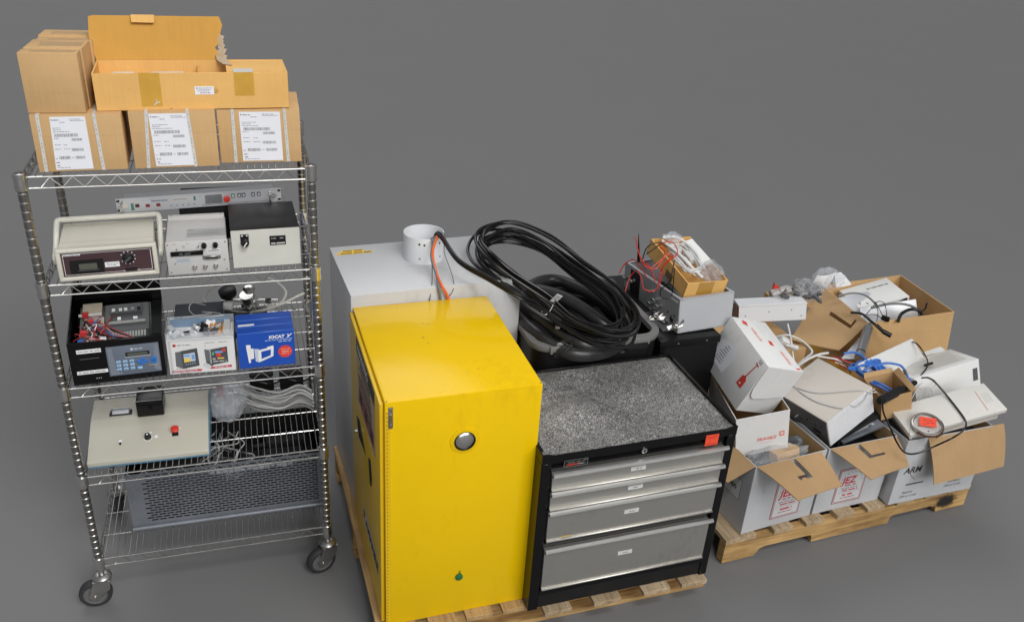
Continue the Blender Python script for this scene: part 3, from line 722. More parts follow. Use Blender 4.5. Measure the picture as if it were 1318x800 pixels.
for i in range(28):
    x0 = random.uniform(.012, .07); yy = random.uniform(.03, .20); zz = H-.035+random.uniform(0, .03)
    x1 = random.uniform(.06, .215); y1 = random.uniform(.018, .036); z1 = H-.025+random.uniform(-.01, .006)
    wr.tube(spline([(x0, yy, zz), (x0+.02+random.uniform(-.02, .03), yy-.01, zz+random.uniform(.01, .03)), ((x0+x1)/2, (yy+y1)/2-.01, H-.012+random.uniform(-.012, .012)), (x1, y1, z1)], 6), .0017, 6, random.choice((0, 0, 0, 1, 2, 3, 4)))
wr.build('loose_wires', [mat('dull_red_wire', (.33, .025, .025), .4), mat('pink_wire', (.55, .25, .25)), BLU2, WCAB, BCAB], bc)
for (x, y_, z, m_) in ((.03, .07, H-.005, REDW), (.045, .13, H, REDW), (.055, .035, H-.016, WSTK), (.085, .03, H-.012, WSTK), (.022, .05, H-.025, BLU2), (.03, .17, H+.005, REDW)):
    MB().box(x, x+.018, y_, y_+.014, z-.010, z+.006, 0, .001).build('wire_connector', m_, bc)
pb = thing('product_box', 'white retail box with two device pictures and a clear tray of parts on top', 'box', (-1.0334, 2.2447, .865), .2828)
W, D, H = .1945, .0947, .120
MB().box(0, W, 0, D, 0, H, 0, .0012).build('box_body', KW, pb)
p = MB(); y = -.0006
p.fq(.004, .012, .003, H-.004, y, 1); p.fq(.004, W-.004, H-.006, H-.003, y, 1)
p.disc((.022, y, .101), (0, -1, 0), .0052, 2, 14).fq(.018, .022, .099, .104, y-.0003, 4); p.lines(.03, .07, .0995, .0026, y, 3)
p.lines(.112, .14, .103, .002, y, 3).lines(.15, .175, .103, .002, y, 3); p.fq(.11, .111, .09, .104, y, 3)
# left device picture
p.quad([(.020, y, .028), (.040, y, .018), (.040, y, .080), (.022, y, .078)], 5); p.quad([(.040, y, .018), (.088, y, .026), (.086, y, .088), (.038, y, .081)], 6)
p.quad([(.045, y-.0003, .040), (.078, y-.0003, .044), (.078, y-.0003, .074), (.045, y-.0003, .069)], 7); p.quad([(.045, y-.0005, .040), (.064, y-.0005, .0425), (.064, y-.0005, .056), (.045, y-.0005, .054)], 8)
p.fq(.047, .062, .060, .066, y-.0005, 9); p.fq(.068, .076, .05, .066, y-.0005, 9)
for k in range(5): p.fq(.048+.0065*k, .051+.0065*k, .031+.0009*k, .034+.0009*k, y-.0005, 7)
# right device picture
p.quad([(.108, y, .032), (.122, y, .026), (.122, y, .078), (.106, y, .082)], 5); p.quad([(.119, y, .026), (.124, y, .027), (.124, y, .082), (.119, y, .080)], 1)
p.quad([(.124, y, .024), (.173, y, .032), (.173, y, .087), (.124, y, .080)], 6); p.fq(.14, .153, .052, .066, y-.0004, 2); p.fq(.136, .160, .066, .073, y-.0004, 9)
p.fq(.142, .162, .045, .049, y-.0004, 8); p.fq(.128, .136, .043, .048, y-.0004, 1); p.lines(.129, .168, .035, .0035, y-.0004, 1); p.fq(.128, .133, .06, .07, y-.0004, 10); p.fq(.157, .168, .07, .08, y-.0005, 2)
p.quad([(.096, y-.0004, .026), (.116, y-.0004, .010), (.124, y-.0004, .021), (.104, y-.0004, .036)], 11); p.quad([(.110, y-.0006, .036), (.124, y-.0006, .020), (.128, y-.0006, .023), (.115, y-.0006, .039)], 6)
p.quad([(.006, y, .006), (.09, y, .006), (.096, y, .011), (.088, y, .014), (.006, y, .013)], 12); p.quad([(.118, y, .011), (.182, y, .013), (.182, y, .021), (.120, y, .018)], 12)
p.lines(.012, .08, .0085, .003, y-.0003, 1).lines(.132, .172, .0145, .003, y-.0003, 1).lines(.02, .05, .018, .0025, y, 3).lines(.03, .06, .0015, .0018, y, 3)
p.build('printed_front', [KW, mat('print_grey', (.55, .55, .56)), RINK, GINK, BLKM, mat('print_slate', (.13, .14, .15)), mat('print_dark', (.07, .075, .08)), mat('print_screen', (.50, .58, .72)), SCRY, SCRB, GRN, mat('print_light', (.60, .61, .62)), mat('print_crimson', (.55, .05, .07))], pb)
tr = MB(); b0, b1 = .128, .150
tr.box(.0, W, 0, .0012, H-.004, H+.022, 0).box(0, .0012, 0, D, H-.004, H+.026, 0).box(W-.0012, W, 0, D, H-.004, H+.026, 0).box(0, W, D-.0012, D, H-.004, H+.03, 0)
tr.build('clear_tray', BLIS, pb)
random.seed(5); s_ = MB()
for i in range(26):
    x = random.uniform(.012, W-.04); yy = random.uniform(.012, D-.02); q = random.uniform(.006, .016)
    s_.box(-q, q, -q*.6, q*.6, -.004, .004, random.choice((0, 0, 1, 1, 2, 3)), .001, xf=Matrix.Translation((x, yy, H+.006+random.uniform(0, .010))) @ Euler((random.uniform(-.8, .8), random.uniform(-.8, .8), random.uniform(0, 3))).to_matrix().to_4x4())
for i in range(12): s_.box(.125+.012*(i % 4), .134+.012*(i % 4), .02+.018*(i//4), .032+.018*(i//4), H, H+.015, 4, .001)
s_.box(.165, .185, .012, D-.012, H, H+.018, 5, .001); s_.box(.01, W-.012, D-.016, D-.008, H, H+.026, 6, .001)
s_.build('loose_parts', [mat('part_grey', (.42, .44, .46), .4), WSTK, DG, BLKM, ORANGE, LG, mat('part_blue', (.16, .24, .34), .4)], pb)

random.seed(3)
def blue_box(label, v, dz, full):
    t = thing('blue_box', label, 'box', (-.8376-v*math.sin(.3493), 2.3037+v*math.cos(.3493), .865), .3493, 'blue device boxes filed one behind another')
    W, D, H = .1712, .0375, .1259+dz
    MB().box(0, W, 0, D, 0, H, 0, .0012).build('box_body', BLU, t)
    p = MB(); y = -.0006
    p.fq(.002, W-.002, H-.0028, H-.0014, y, 1); p.tq(.004, W-.004, D-.0022, D-.001, H+.0004, 1)
    if full:
        p.text('IOCAT', .0155, (.094, y, .0985), m=0, bold=.0007, shear=.1)
        p.quad([(.148, y, .110), (.153, y, .110), (.156, y, .1055), (.161, y, .111), (.166, y, .111), (.152, y, .0975), (.147, y, .0975), (.153, y, .104)], 0)
        p.lines(.082, .164, .0915, .0026, y, 2).lines(.122, .164, .0845, .0026, y, 2)
    p.build('lettering', [WSTK, mat('blue_edge', (.10, .22, .60)), mat('pale_blue_print', (.45, .55, .80))], t)
    if full:
        g = MB()
        g.plate([(.024, y, .084), (.038, y, .083), (.035, y, .020), (.029, y, .019)], .0003, 0); g.plate([(.036, y, .070), (.046, y, .070), (.046, y, .034), (.036, y, .032)], .0003, 0)
        g.plate([(.048, y, .068), (.062, y, .066), (.060, y, .020), (.050, y, .022)], .0003, 1); g.plate([(.058, y, .018), (.104, y, .036), (.107, y, .070), (.060, y, .062)], .0003, 0)
        g.plate([(.068, y-.0005, .030), (.096, y-.0005, .040), (.098, y-.0005, .061), (.068, y-.0005, .056)], .0003, 2); g.plate([(.086, y, .070), (.106, y, .074), (.106, y, .068), (.088, y, .066)], .0003, 0)
        g.build('device_picture', [WSTK, mat('print_pale', (.55, .60, .72)), BLU], t)
        r_ = MB().disc((.141, y-.0002, .049), (0, -1, 0), .0215, 0, 28)
        r_.lines(.128, .155, .056, .003, y-.0005, 1).lines(.130, .158, .047, .004, y-.0005, 1).lines(.129, .152, .040, .003, y-.0005, 1)
        r_.build('red_seal', [mat('seal_red', (.70, .055, .04), .4), mat('seal_pink', (.80, .35, .30))], t)
    if not full and dz < .004: MB().box(.006, .055, .001, .012, H, H+.0005).build('white_sticker', WSTK, t)
blue_box('front blue carton printed IOCAT with a red seal', 0, 0, True)
blue_box('plain-topped blue carton between two others', .0395, .0025, False)
blue_box('rearmost blue carton of the three', .079, .0045, False)

dk = thing('dark_equipment', 'dark slate equipment case lying flat at the back of the third shelf', 'case', CL(.30, .19, .865), .32)
MB().box(0, .155, 0, .21, 0, .050, 0, .003, 2).box(.157, .30, .02, .2, 0, .022, 0, .003, 2).build('case', mat('slate_case', (.018, .024, .033), .4, spec=.35, var=.2, rvar=.1), dk)
MB().tube(spline([(.02, .05, .055), (.06, .06, .06), (.12, .055, .054), (.15, .10, .056), (.09, .13, .054)], 6), .002, 6).tube(spline([(.10, .18, .053), (.06, .16, .075), (.05, .12, .07), (.07, .10, .055)], 6), .0016, 6).rod((.05, .075, .056), (.16, .09, .056), .003, 8).rod((.03, .10, .054), (.12, .115, .054), .002, 8).build('loose_cable', GCAB, dk)

vl = thing('valve_fitting', 'chrome valve with black knob on a round base', 'valve', CL(.545, .375, .8655), 0); vl.scale = (1.25, 1.25, 1.25)
v = MB().lathe([(.045, 0), (.045, .006), (.038, .010), (.020, .012), (.018, .030), (.024, .034), (.024, .050), (.017, .053), (.014, .078), (.017, .080), (.017, .090), (.010, .094)], n=32)
v.rod((-.075, -.01, .045), (.075, .012, .045), .005, 10)
for x in (-.055, .05): v.lathe([(.0085, -.008), (.0085, .008)], (x, x*.15, .045), (1, .15, 0), 6)
v.lathe([(.018, 0), (.014, -.035), (.020, -.037), (.020, -.042)], (.0, -.026, .075), (0, -.35, 1), 20)
v.build('valve_body', CHROME, vl)
MB().lathe([(.007, 0), (.007, .012), (.022, .014), (.024, .022), (.024, .034), (.018, .038)], (-.050, -.012, .05), (-.15, -.2, 1), 14).build('valve_knob', BLK, vl)
MB().box(-.068, -.044, -.024, -.002, .022, .042, 0, .004, 2).build('white_union', WHITEG, vl); MB().lathe([(.01, 0), (.01, .012)], (.04, .03, .02), (1, 0, .3), 14).build('white_union', WHITEG, vl); MB().lathe([(.01, 0), (.01, .012)], (.045, -.03, .012), (1, 0, .2), 14).build('white_union', WHITEG, vl)
tb = MB()
tb.tube(spline([at(262, 384, .90), at(268, 393, .89), at(290, 399, .885), at(318, 402, .885), at(345, 398, .89), at(362, 389, .90), at(368, 376, .91), at(358, 364, .92), at(345, 358, .925)], 8), .0048, 8)
tb.tube(spline([at(270, 396, .885), at(300, 402, .88), at(330, 400, .885), at(360, 392, .90), at(385, 380, .915), at(392, 377, .92)], 8), .0042, 8)
tb.tube(spline([at(262, 384, .90), at(268, 374, .92), at(280, 366, .935), at(292, 360, .945)], 6), .005, 8)
tag(tb.build('clear_tubing', TUBE), 'clear plastic tubing looped around the chrome valve', 'tubing')

# ================================================================== SHELF 4
cs = thing('sloped_console', 'sloped beige console with black knob, red button and blue-grey base', 'console', (-1.3061, 2.1708, .5376), .3134)
W = .3655
pr = [(0, .004), (0, .0211), (.156, .0767), (.262, .0888), (.275, .08), (.275, .004)]
m = MB(); A = [m.bm.verts.new((0, y, z)) for y, z in pr]; B_ = [m.bm.verts.new((W, y, z)) for y, z in pr]
fs = [m.bm.faces.new(A), m.bm.faces.new(B_[::-1])]+[m.bm.faces.new((A[i], B_[i], B_[(i+1) % 6], A[(i+1) % 6])) for i in range(6)]
bmesh.ops.bevel(m.bm, geom=list(m.bm.edges), offset=.002, segments=2, affect='EDGES', profile=.5)
m.build('case', BEI2, cs)
MB().box(.001, W-.001, -.001, .274, -.001, .006, 0, .001).plate([(W, .0, .0), (W, .27, .0), (W, .27, .08), (W, .155, .070), (W, .0, .014)], .004, 0).build('base_trim', BLG, cs)
sl = math.atan2(.0767-.0211, .156); XF = Matrix.Translation((0, 0, .0211)) @ Matrix.Rotation(sl, 4, 'X')
MB().lathe([(.0135, .0005), (.0135, .0012)], (.178, .075, 0), (0, 0, 1), 24, 1).lathe([(.011, .001), (.011, .006), (.0085, .008), (.008, .019), (.006, .0195)], (.178, .075, 0), (0, 0, 1), 22, 0).disc((.178, .075, .0199), (0, 0, 1), .003, 1, 12).box(.169, .190, .092, .097, .0004, .001, 1).xf(XF).build('knob', [BLK, WSTK], cs)
MB().lathe([(.0055, .0003), (.0055, .001), (.0035, .0012)], (.203, .076, 0), (0, 0, 1), 16).xf(XF).build('indicator', WSTK, cs)
MB().box(.252, .272, .070, .084, 0, .003, 1, .001).lathe([(.0075, .001), (.0075, .010), (.0125, .012), (.0125, .019), (.010, .021)], (.262, .088, 0), (0, 0, 1), 24, 0).box(.262, .278, .098, .103, .0003, .0008, 2).xf(XF).build('red_button', [RED, BLK, WSTK], cs)
MB().box(.090, .100, .066, .074, 0, .007, 0, .001).box(.092, .098, .058, .066, 0, .005, 1, .001).xf(XF).build('slide_switch', [WSTK, BLK], cs)
MB().box(.055, .125, .170, .205, .076, .0815, 0, .001).box(.064, .116, .174, .203, .080, .089, 1, .002).box(.06, .118, .188, .193, .0885, .0905, 2).build('display_window', [BLK, mat('white_roller', (.62, .64, .66), .35), GUN], cs)
bp_ = tag(MB().box(0, .083, 0, .085, 0, .062, 0, .003, 2).box(.008, .075, -.002, .02, .056, .0605, 1, .001).box(.002, .081, .004, .0055, .060, .0626, 2).build('receipt_printer', [BLKG, BLKM, mat('silver_edge', (.35, .35, .36), .3, .7)]), 'small black printer box standing on the beige console', 'printer')
bp_.location = Matrix.Translation((-1.3061, 2.1708, .5376)) @ Matrix.Rotation(.3134, 4, 'Z') @ Vector((.145, .148, .078)); bp_.rotation_euler = (.10, 0, .3134)
mb = MB(); blob(mb, (0, 0, 0), .060, .055, .082, sub=5, amp=.30, f=1.25, seed=3)
for v in mb.bm.verts: v.co.z = max(v.co.z, -.06); v.co.x += .12*v.co.z
bg = tag(mb.build('plastic_bag', BAG, smooth=70), 'crumpled clear plastic bag beside the beige console', 'bag'); bg.location = CL(.448, .25, ZS[3]+.068)
random.seed(9); m = MB()
for i in range(20):
    z0 = ZS[3]+.012+.009*(i % 4); v0 = .235+.022*(i//4)+random.uniform(-.008, .008)
    pts = [CL(.50+random.uniform(-.02, .02), v0+.05, z0+.02), CL(.55, v0+.01, z0+.005+random.uniform(0, .01)), CL(.62, v0+random.uniform(-.015, .015), z0), CL(.69, v0+.012, z0+.010+random.uniform(0, .01)), CL(.735, v0-.005-.01*random.random(), z0-.002)]
    m.tube(spline(pts, 7), .0036, 7, 0 if i % 3 else 1)
tag(m.build('cable_hank', [mat('pale_grey_cable', (.55, .55, .54), .4), mat('dim_grey_cable', (.25, .25, .25), .45)]), 'hank of grey cables laid along the back of the fourth shelf', 'cable')
# black adapters on the fourth shelf
ba = thing('power_adapter', 'black power adapter brick standing at the back of the fourth shelf', 'adapter', CL(.52, .385, ZS[3]+.006), .33)
MB().box(0, .085, 0, .045, 0, .075, 0, .005, 2).build('case', BLKM, ba)
MB().tube(spline([(.02, -.002, .05), (.05, -.03, .055), (.09, -.02, .045), (.12, .01, .05)], 6), .003, 8).build('cord', BCAB, ba)
b2 = dup(ba, loc=CL(.625, .385, ZS[3]+.006), rot=(0, 0, .30), label='black power adapter brick at the right end of the fourth shelf')
tag(MB().plate([(0, 0, 0), (.03, 0, 0), (.026, .002, .055), (.004, .002, .05)], .001).build('red_strap_end', MINK), 'dark red strap end hanging behind the plastic bag', 'strap')
bpy.data.objects['red_strap_end'].location = CL(.405, .34, ZS[3]+.03)

# ================================================================== SHELF 5
pf = thing('perforated_chassis', 'blue-grey steel chassis with slotted front panel on the bottom shelf', 'chassis', CL(.100, .115, .2007), .3195)
W, D, H = .650, .30, .235
m = MB(); y1 = .0012
m.box(0, W, .002, D, 0, .002, 0).box(0, .002, .002, D, .002, H-.004, 0).box(W-.002, W, .002, D, .002, H-.004, 0).box(.002, W-.002, D-.002, D, .002, H-.004, 0)
m.build('chassis_box', mat('chassis_dark', (.008, .008, .009), .5, var=.3), pf)
f = MB(); zr0, pitch, slot = .030, .0105, .0056; rows = 19; colp, cl_ = .026, .0215; x0, x1 = .050, .628
f.box(0, x0, 0, y1, 0, H, 0).box(x1, W, 0, y1, 0, H, 0).box(x0, x1, 0, y1, 0, zr0, 0).box(x0, x1, 0, y1, zr0+rows*pitch-.0049, H, 0)
for r_ in range(rows):
    z = zr0+r_*pitch
    if r_: f.box(x0, x1, 0, y1, z-.0049, z, 0)
    off = 0 if r_ % 2 else colp*.5
    x = x0; first = True
    if off: f.box(x0, x0+.0130, 0, y1, z, z+slot, 0)
    n = int((x1-x0-off)/colp)
    for k in range(n+1):
        a = x0+off+k*colp+cl_; b = min(a+colp-cl_, x1)
        if a < x1: f.box(a, b, 0, y1, z, z+slot, 0)
f.tube([(0, -.004, .007), (W, -.004, .007)], .0085, 14)
for z in (.06, .115, .17): f.lathe([(.004, 0), (.004, .0015), (.002, .002)], (.018, 0, z), (0, -1, 0), 12, 1)
random.seed(21)
f.build('slotted_panel', [GUN, GALV], pf)
lbz = MB()
for k in range(14):
    x = .27+.02*k; lbz.box(x, x+random.uniform(.012, .024), -.0006, -.0002, .196+random.uniform(-.004, .004), .205+random.uniform(0, .008), 0)
lbz.build('worn_label', mat('worn_silver_label', (.26, .28, .30), .5, .2, var=.4, vscale=60), pf)
random.seed(13); m = MB()
for i in range(14):
    x_ = random.uniform(.25, .46); pts = [(x_+random.uniform(-.05, .05), .04+.055*k+random.uniform(-.02, .02), H-.07+random.uniform(-.03, .03)) for k in range(5)]
    m.tube(spline([CL(.100, .115, .2007)+Matrix.Rotation(.3195, 3, 'Z') @ Vector(p) for p in pts], 7), .0024, 6, i % 2)
tag(m.build('cable_tangle', [GCAB, DCAB]), 'tangle of thin grey and dark cords inside the slotted chassis', 'cables')
for i, (x, yy, l) in enumerate(((.44, .10, 'black power supply lying in the slotted chassis nearest its front'), (.46, .19, 'black power supply lying in the slotted chassis nearest its rear'))):
    o = tag(MB().box(0, .15, 0, .065, 0, .05, 0, .006, 2).lathe([(.012, 0), (.009, .03), (.005, .05)], (0, .03, .025), (-1, 0, 0), 12).build('power_supply', BLKM), l, 'power supply', 'power supplies in the chassis')
    o.location = CL(.100, .115, .2007)+Matrix.Rotation(.3195, 3, 'Z') @ Vector((x, yy, .11)); o.rotation_euler = (0, .05, .35+.1*i)
# support under the chassis contents
o = tag(MB().box(0, .60, 0, .27, 0, .105, 0, .003).build('foam_block', BLKM), 'black foam block filling the bottom of the slotted chassis', 'foam'); o.location = CL(.100, .115, .2007)+Matrix.Rotation(.3195, 3, 'Z') @ Vector((.02, .012, .003)); o.rotation_euler = (0, 0, .3195)

# ================================================================== MIDDLE PALLET
PX, PY, PA = -.3339, 2.0074, .349
def PL_(u, v, z=0):
    c, s = math.cos(PA), math.sin(PA); return Vector((PX+c*u-s*v, PY+s*u+c*v, z))
pal = thing('wooden_pallet', 'wooden pallet carrying the yellow cabinet and the drawer cabinet', 'pallet', (PX, PY, 0), PA, 'wooden pallets on the floor')
random.seed(31)
L_ = 1.17
for u0, w_ in ((-.03, .125), (.135, .09), (.26, .09), (.385, .095), (.517, .098), (.696, .100), (.882, .102), (1.03, .10)):
    v0 = -.083 if u0 > .5 else -.035
    m = MB().box(u0, u0+w_, v0, 1.00, .1002, .1192, 0, .0015)
    for q in (.25, .75):
        for vv in (v0+.02, v0+.035): m.lathe([(.0028, 0), (.002, .0006)], (u0+w_*q+random.uniform(-.008, .008), vv, .1192), (0, 0, 1), 8, 1)
    m.build('deck_board', [WPALE if u0 > .5 else W1, GUN], pal)
for v0 in (.035, .48, .95):
    MB().box(-.028, 1.145, v0, v0+.04, .018, .1, 0, .0015).build('stringer', W0, pal)
for v0 in (-.006, .45, .90):
    MB().box(-.030, 1.183, v0, v0+.085, .0, .0178, 0, .0015).build('bottom_board', W0, pal)

# ------------------------------------------------------------------ yellow cabinet
yc = thing('safety_cabinet', 'bright yellow steel safety cabinet standing on the wooden pallet', 'cabinet', (PX, PY, .1195), .3427)
W, D, H = .4674, .589, .8566
MB().box(0, W, 0, D, 0, H, 0, .0035, 2).tq(.004, .0046, .01, D-.01, H+.0003, 1).build('shell', [YEL, YELD], yc)
MB().box(.0, .016, -.0012, .003, .004, H-.03, 0, .001).build('hinge_strip', YELD, yc)
hs = MB()
for k in range(60): hs.lathe([(.0022, 0), (.002, .0012)], (.006, -.0012, .02+k*.0136), (0, -1, 0), 8)
hs.build('hinge_rivets', mat('hinge_brown', (.30, .19, .01), .5), yc)
dr = MB().box(-.013, -.001, .012, D-.012, .01, H-.012, 0, .003, 2)
dr.build('door', YELD, yc)
hb = MB().plate([(-.0135, .462, .510), (-.0135, .395, .535), (-.0135, .272, .480), (-.0135, .42, .450)], .006, 0)
hb.rod((-.02, .40, .49), (-.03, .40, .49), .006, 10, 1)
hb.build('paddle_latch', [BLK, GALV], yc)
lb = MB().lq(.09, .43, .60, .835, -.0136, 0)
lb.lq(.09, .43, .785, .835, -.0139, 1); lb.text('WARNING', .042, (-.0143, .41, .795), 'l', 3, bold=.001)
random.seed(19)
for k in range(9): lb.lq(.12+.08*random.random(), .40-.06*random.random(), .766-.019*k, .778-.019*k, -.0140, 2 if k % 3 else 1)
for k in range(3): lb.lq(.11+.10*k, .185+.10*k, .62, .675, -.0143, 4); lb.lq(.125+.10*k, .17+.10*k, .63, .665, -.0146, 1)
lb.build('warning_label', [mat('label_tan', (.50, .38, .25), .5), INK, mat('label_brown', (.16, .09, .06), .5), WSTK, MINK], yc)
l2 = MB().lq(.10, .345, .160, .222, -.0136, 0)
l2.text('FLAMMABLE', .052, (-.0140, .342, .172), 'l', 1, bold=.003)
l2.build('flammable_label', [mat('label_pale', (.62, .55, .50), .5), INK], yc)
MB().plate([(-.0128, .205, .52), (-.0128, .185, .445), (-.0128, .165, .44), (-.0128, .160, .47), (-.0128, .178, .53)], .004, 0).build('key_slot', BLK, yc)
vt = MB().lathe([(.045, 0), (.044, .002), (.033, .0035)], (.2352, -.0005, .693), (0, -1, 0), 36, 2)
vt.lathe([(.032, .002), (.0325, .0060), (.0312, .0070), (.0300, .004), (.018, .001)], (.2352, -.0005, .693), (0, -1, 0), 32, 0)
vt.lathe([(.0302, .0030), (.026, .0065), (.016, .0095), (.008, .011), (.0, .0114)], (.2352, -.0005, .693), (0, -1, 0), 28, 1)
vt.build('vent_cap', [BLKG, CHROME, YEL], yc)
MB().lathe([(.0125, 0), (.012, .006), (.008, .008), (.0, .0085)], (.2364, -.0005, .158), (0, -1, 0), 20).tube([(.2364, -.001, .17), (.238, -.006, .178), (.2385, -.006, .186)], .0015, 6).build('ground_plug', GRND, yc)
tg = MB().box(.0095, .0225, -.004, -.0005, .770, .842, 0, .002, 2)
for z in (.78, .832): tg.lathe([(.0045, 0), (.004, .003)], (.016, -.004, z), (0, -1, 0), 12, 1)
tg.box(.0125, .0195, -.0075, -.004, .795, .82, 1, .001)
tg.build('seal_bracket', [GALV, mat('tarnished_brass', (.30, .25, .14), .4, .8)], yc)
sm = MB()
for (x, yy) in ((.2, .43), (.215, .42), (.18, .34), (.187, .30), (.181, .335), (.3, .12)):
    sm.quad([(x, yy, H+.0004), (x+.008, yy+.003, H+.0004), (x+.009, yy+.005, H+.0004), (x+.001, yy+.003, H+.0004)], 0)
for x in (.006, W-.006): sm.lathe([(.0025, 0), (.002, .001)], (x, .006, H), (0, 0, 1), 10, 0)
sm.build('scuff_marks', mat('scuff', (.22, .13, .02), .6), yc)

# ------------------------------------------------------------------ drawer cabinet
TX, TY, TA = .1216, 2.1099, .3544
tl = thing('tool_cabinet', 'black tool cabinet with four silver drawers on the wooden pallet', 'tool cabinet', (TX, TY, .1195), TA)
W, D, H = .6756, .4721, .638
b = MB()
b.box(0, .034, 0, D, 0, H-.034, 0, .002).box(W-.030, W, 0, D, 0, H-.034, 0, .002)
b.box(.034, W-.030, .012, D, .001, H-.036, 0)
b.box(.034, W-.030, 0, .012, .062, .084, 0, .001)
b.build('body', BLKG, tl)
MB().box(.034, W-.030, .004, .016, .004, .060, 0, .002).build('base_panel', BLKM, tl)
tp = MB()
tp.plate([(0, 0, H-.034), (W, 0, H-.034), (W, 0, H), (W-.018, 0, H), (W-.04, 0, H-.006), (.04, 0, H-.006), (.018, 0, H), (0, 0, H)], -.004, 0)
tp.box(0, .004, .004, D, H-.034, H, 0, .0012).box(W-.004, W, .004, D, H-.034, H, 0, .0012).box(.004, W-.004, D-.004, D, H-.034, H, 0, .0012)
tp.box(.001, W-.001, .001, D-.001, H-.034, H-.012, 0)
tp.box(.0, .012, .02, D, H-.002, H+.0012, 0, .001).box(W-.012, W, .02, D, H-.002, H+.0012, 0, .001).box(.0, W, D-.012, D, H-.0025, H+.001, 0, .001)
tp.build('top_rim', BLKG, tl)
lm = MB(); n = 40
from mathutils import noise
g = {}
for i in range(n+1):
    for j in range(n+1):
        u, v = i/n, j/n
        h = H-.0105+.006*max(0, noise.noise((u*3.1, v*2.7, 4)))+.034*math.exp(-((u-.14)**2+(v-.80)**2)/.018)+.016*math.exp(-((u-.3)**2+(v-.45)**2)/.03)+.014*math.exp(-((u-.4)**2+(v-.95)**2)/.01)
        edge = min(u, 1-u, v, 1-v)
        h = H-.0105+(h-H+.0105)*min(1, edge/.05)
        g[i, j] = lm.bm.verts.new((.005+(W-.01)*u, .005+(D-.01)*v, h))
for i in range(n):
    for j in range(n): lm.bm.faces.new((g[i, j], g[i+1, j], g[i+1, j+1], g[i, j+1]))
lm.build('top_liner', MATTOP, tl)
for (z1, z0) in ((.5675, .496), (.4935, .420), (.4175, .294), (.263+.0005, .088)):
    d = MB().box(.038, W-.034, -.004, .012, z0+.006, z1-.004, 0, .0012)
    d.box(.038, W-.034, -.010, -.003, z0+.001, z0+.008, 0, .002)
    dw = d.build('drawer', STEEL, tl)
    # full-width rolled pull on top of each drawer front
    pts = [(-.003, .0), (-.016, .002), (-.022, .010), (-.020, .017), (-.013, .019), (-.0125, .0165), (-.0175, .014), (-.0185, .010), (-.014, .0055), (-.003, .004)]
    q = MB(); A = [q.bm.verts.new((.036, a, z1-.012+c)) for a, c in pts]; B_ = [q.bm.verts.new((W-.030, a, z1-.012+c)) for a, c in pts]
    q.bm.faces.new(A); q.bm.faces.new(B_[::-1])
    for k in range(len(pts)): q.bm.faces.new((A[k], B_[k], B_[(k+1) % len(pts)], A[(k+1) % len(pts)]))
    q.build('drawer_pull', ALU, dw)
    zc = z0+(z1-z0)*.56; xc = .33
    c = MB().box(xc-.026, xc+.026, -.0056, -.0042, zc-.007, zc+.007, 0); c.lines(xc-.008, xc+.012, zc-.002, .0035, -.006, 1).lines(xc-.022, xc+.02, zc+.004, .0012, -.006, 2)
    c.build('label_card', [mat('card_grey', (.62, .62, .61), .5), GINK, mat('card_print', (.5, .5, .5))], dw)
MB().lathe([(.0095, 0), (.0095, .004), (.007, .005)], (.343, 0, .6), (0, -1, 0), 22).box(.3405, .3455, -.0056, -.005, .594, .606, 1).build('lock', [CHROME, BLK], tl)
bd = MB().box(.0723, .151, -.0022, 0, .5835, .6085, 0, .001)
for q in ((.0723, .151, .5835, .5845), (.0723, .151, .6075, .6085), (.0723, .0733, .5835, .6085), (.15, .151, .5835, .6085)): bd.fq(*q, -.0026, 1)
bd.quad([(.078, -.0027, .5875), (.118, -.0027, .5885), (.122, -.0027, .5945), (.084, -.0027, .594)], 2); bd.lines(.086, .14, .597, .005, -.0027, 4).lines(.119, .142, .589, .004, -.0028, 1); bd.lines(.138, .147, .603, .002, -.0027, 1)
bd.build('maker_plate', [BLKM, mat('plate_silver', (.40, .40, .40), .35, .6), mat('plate_red', (.40, .03, .02), .4), GINK, mat('plate_dim', (.09, .10, .09))], tl)
st = MB().box(.562, .609, -.0012, -.0002, .577, .619, 0)
st.lines(.567, .604, .610, .003, -.0016, 1).lines(.568, .600, .604, .002, -.0016, 1).lines(.575, .585, .595, .002, -.0016, 1).lines(.567, .603, .583, .003, -.0016, 1)
st.build('red_sticker', [REDT, mat('sticker_print', (.45, .03, .01))], tl)
MB().fq(.09, .125, .296+.008, .296+.015, -.0046, 0).fq(.405, .42, .555, .560, -.0046, 0).build('tape_residue', mat('tape_residue', (.50, .36, .15), .5), tl)

# ------------------------------------------------------------------ white enclosure
WX, WY, WA = -.5362, 2.5575, .3856
we = thing('white_enclosure', 'large white sheet-metal enclosure with a round duct collar behind the yellow cabinet', 'enclosure', (WX, WY, .1195), WA)
W, D, H = .607, .4125, .8995
m = MB()
A = [(0, 0), (W, 0), (W, H-.036), (W-.034, H), (0, H)]
fr = [m.bm.verts.new((a, 0, c)) for a, c in A]; bk_ = [m.bm.verts.new((a, D, c)) for a, c in A]
m.bm.faces.new(fr); m.bm.faces.new(bk_[::-1])
for k in range(5): m.bm.faces.new((fr[k], bk_[k], bk_[(k+1) % 5], fr[(k+1) % 5]))
bmesh.ops.bevel(m.bm, geom=list(m.bm.edges), offset=.002, segments=2, affect='EDGES', profile=.5)
m.build('shell', mat('enclosure_paint', (.52, .525, .535), .34, var=.025, vscale=3, bump=.05, bscale=200, wave=.12, grime=.22, gcol=(.22, .21, .20)), we)
MB().box(.0, W, -.004, 0, .0, H-.05, 0, .001).build('front_skin', WHITE, we) if False else None
def WL(u, v, z): 
    c, s = math.cos(WA), math.sin(WA); return Vector((WX+c*u-s*v, WY+s*u+c*v, z+.1195))
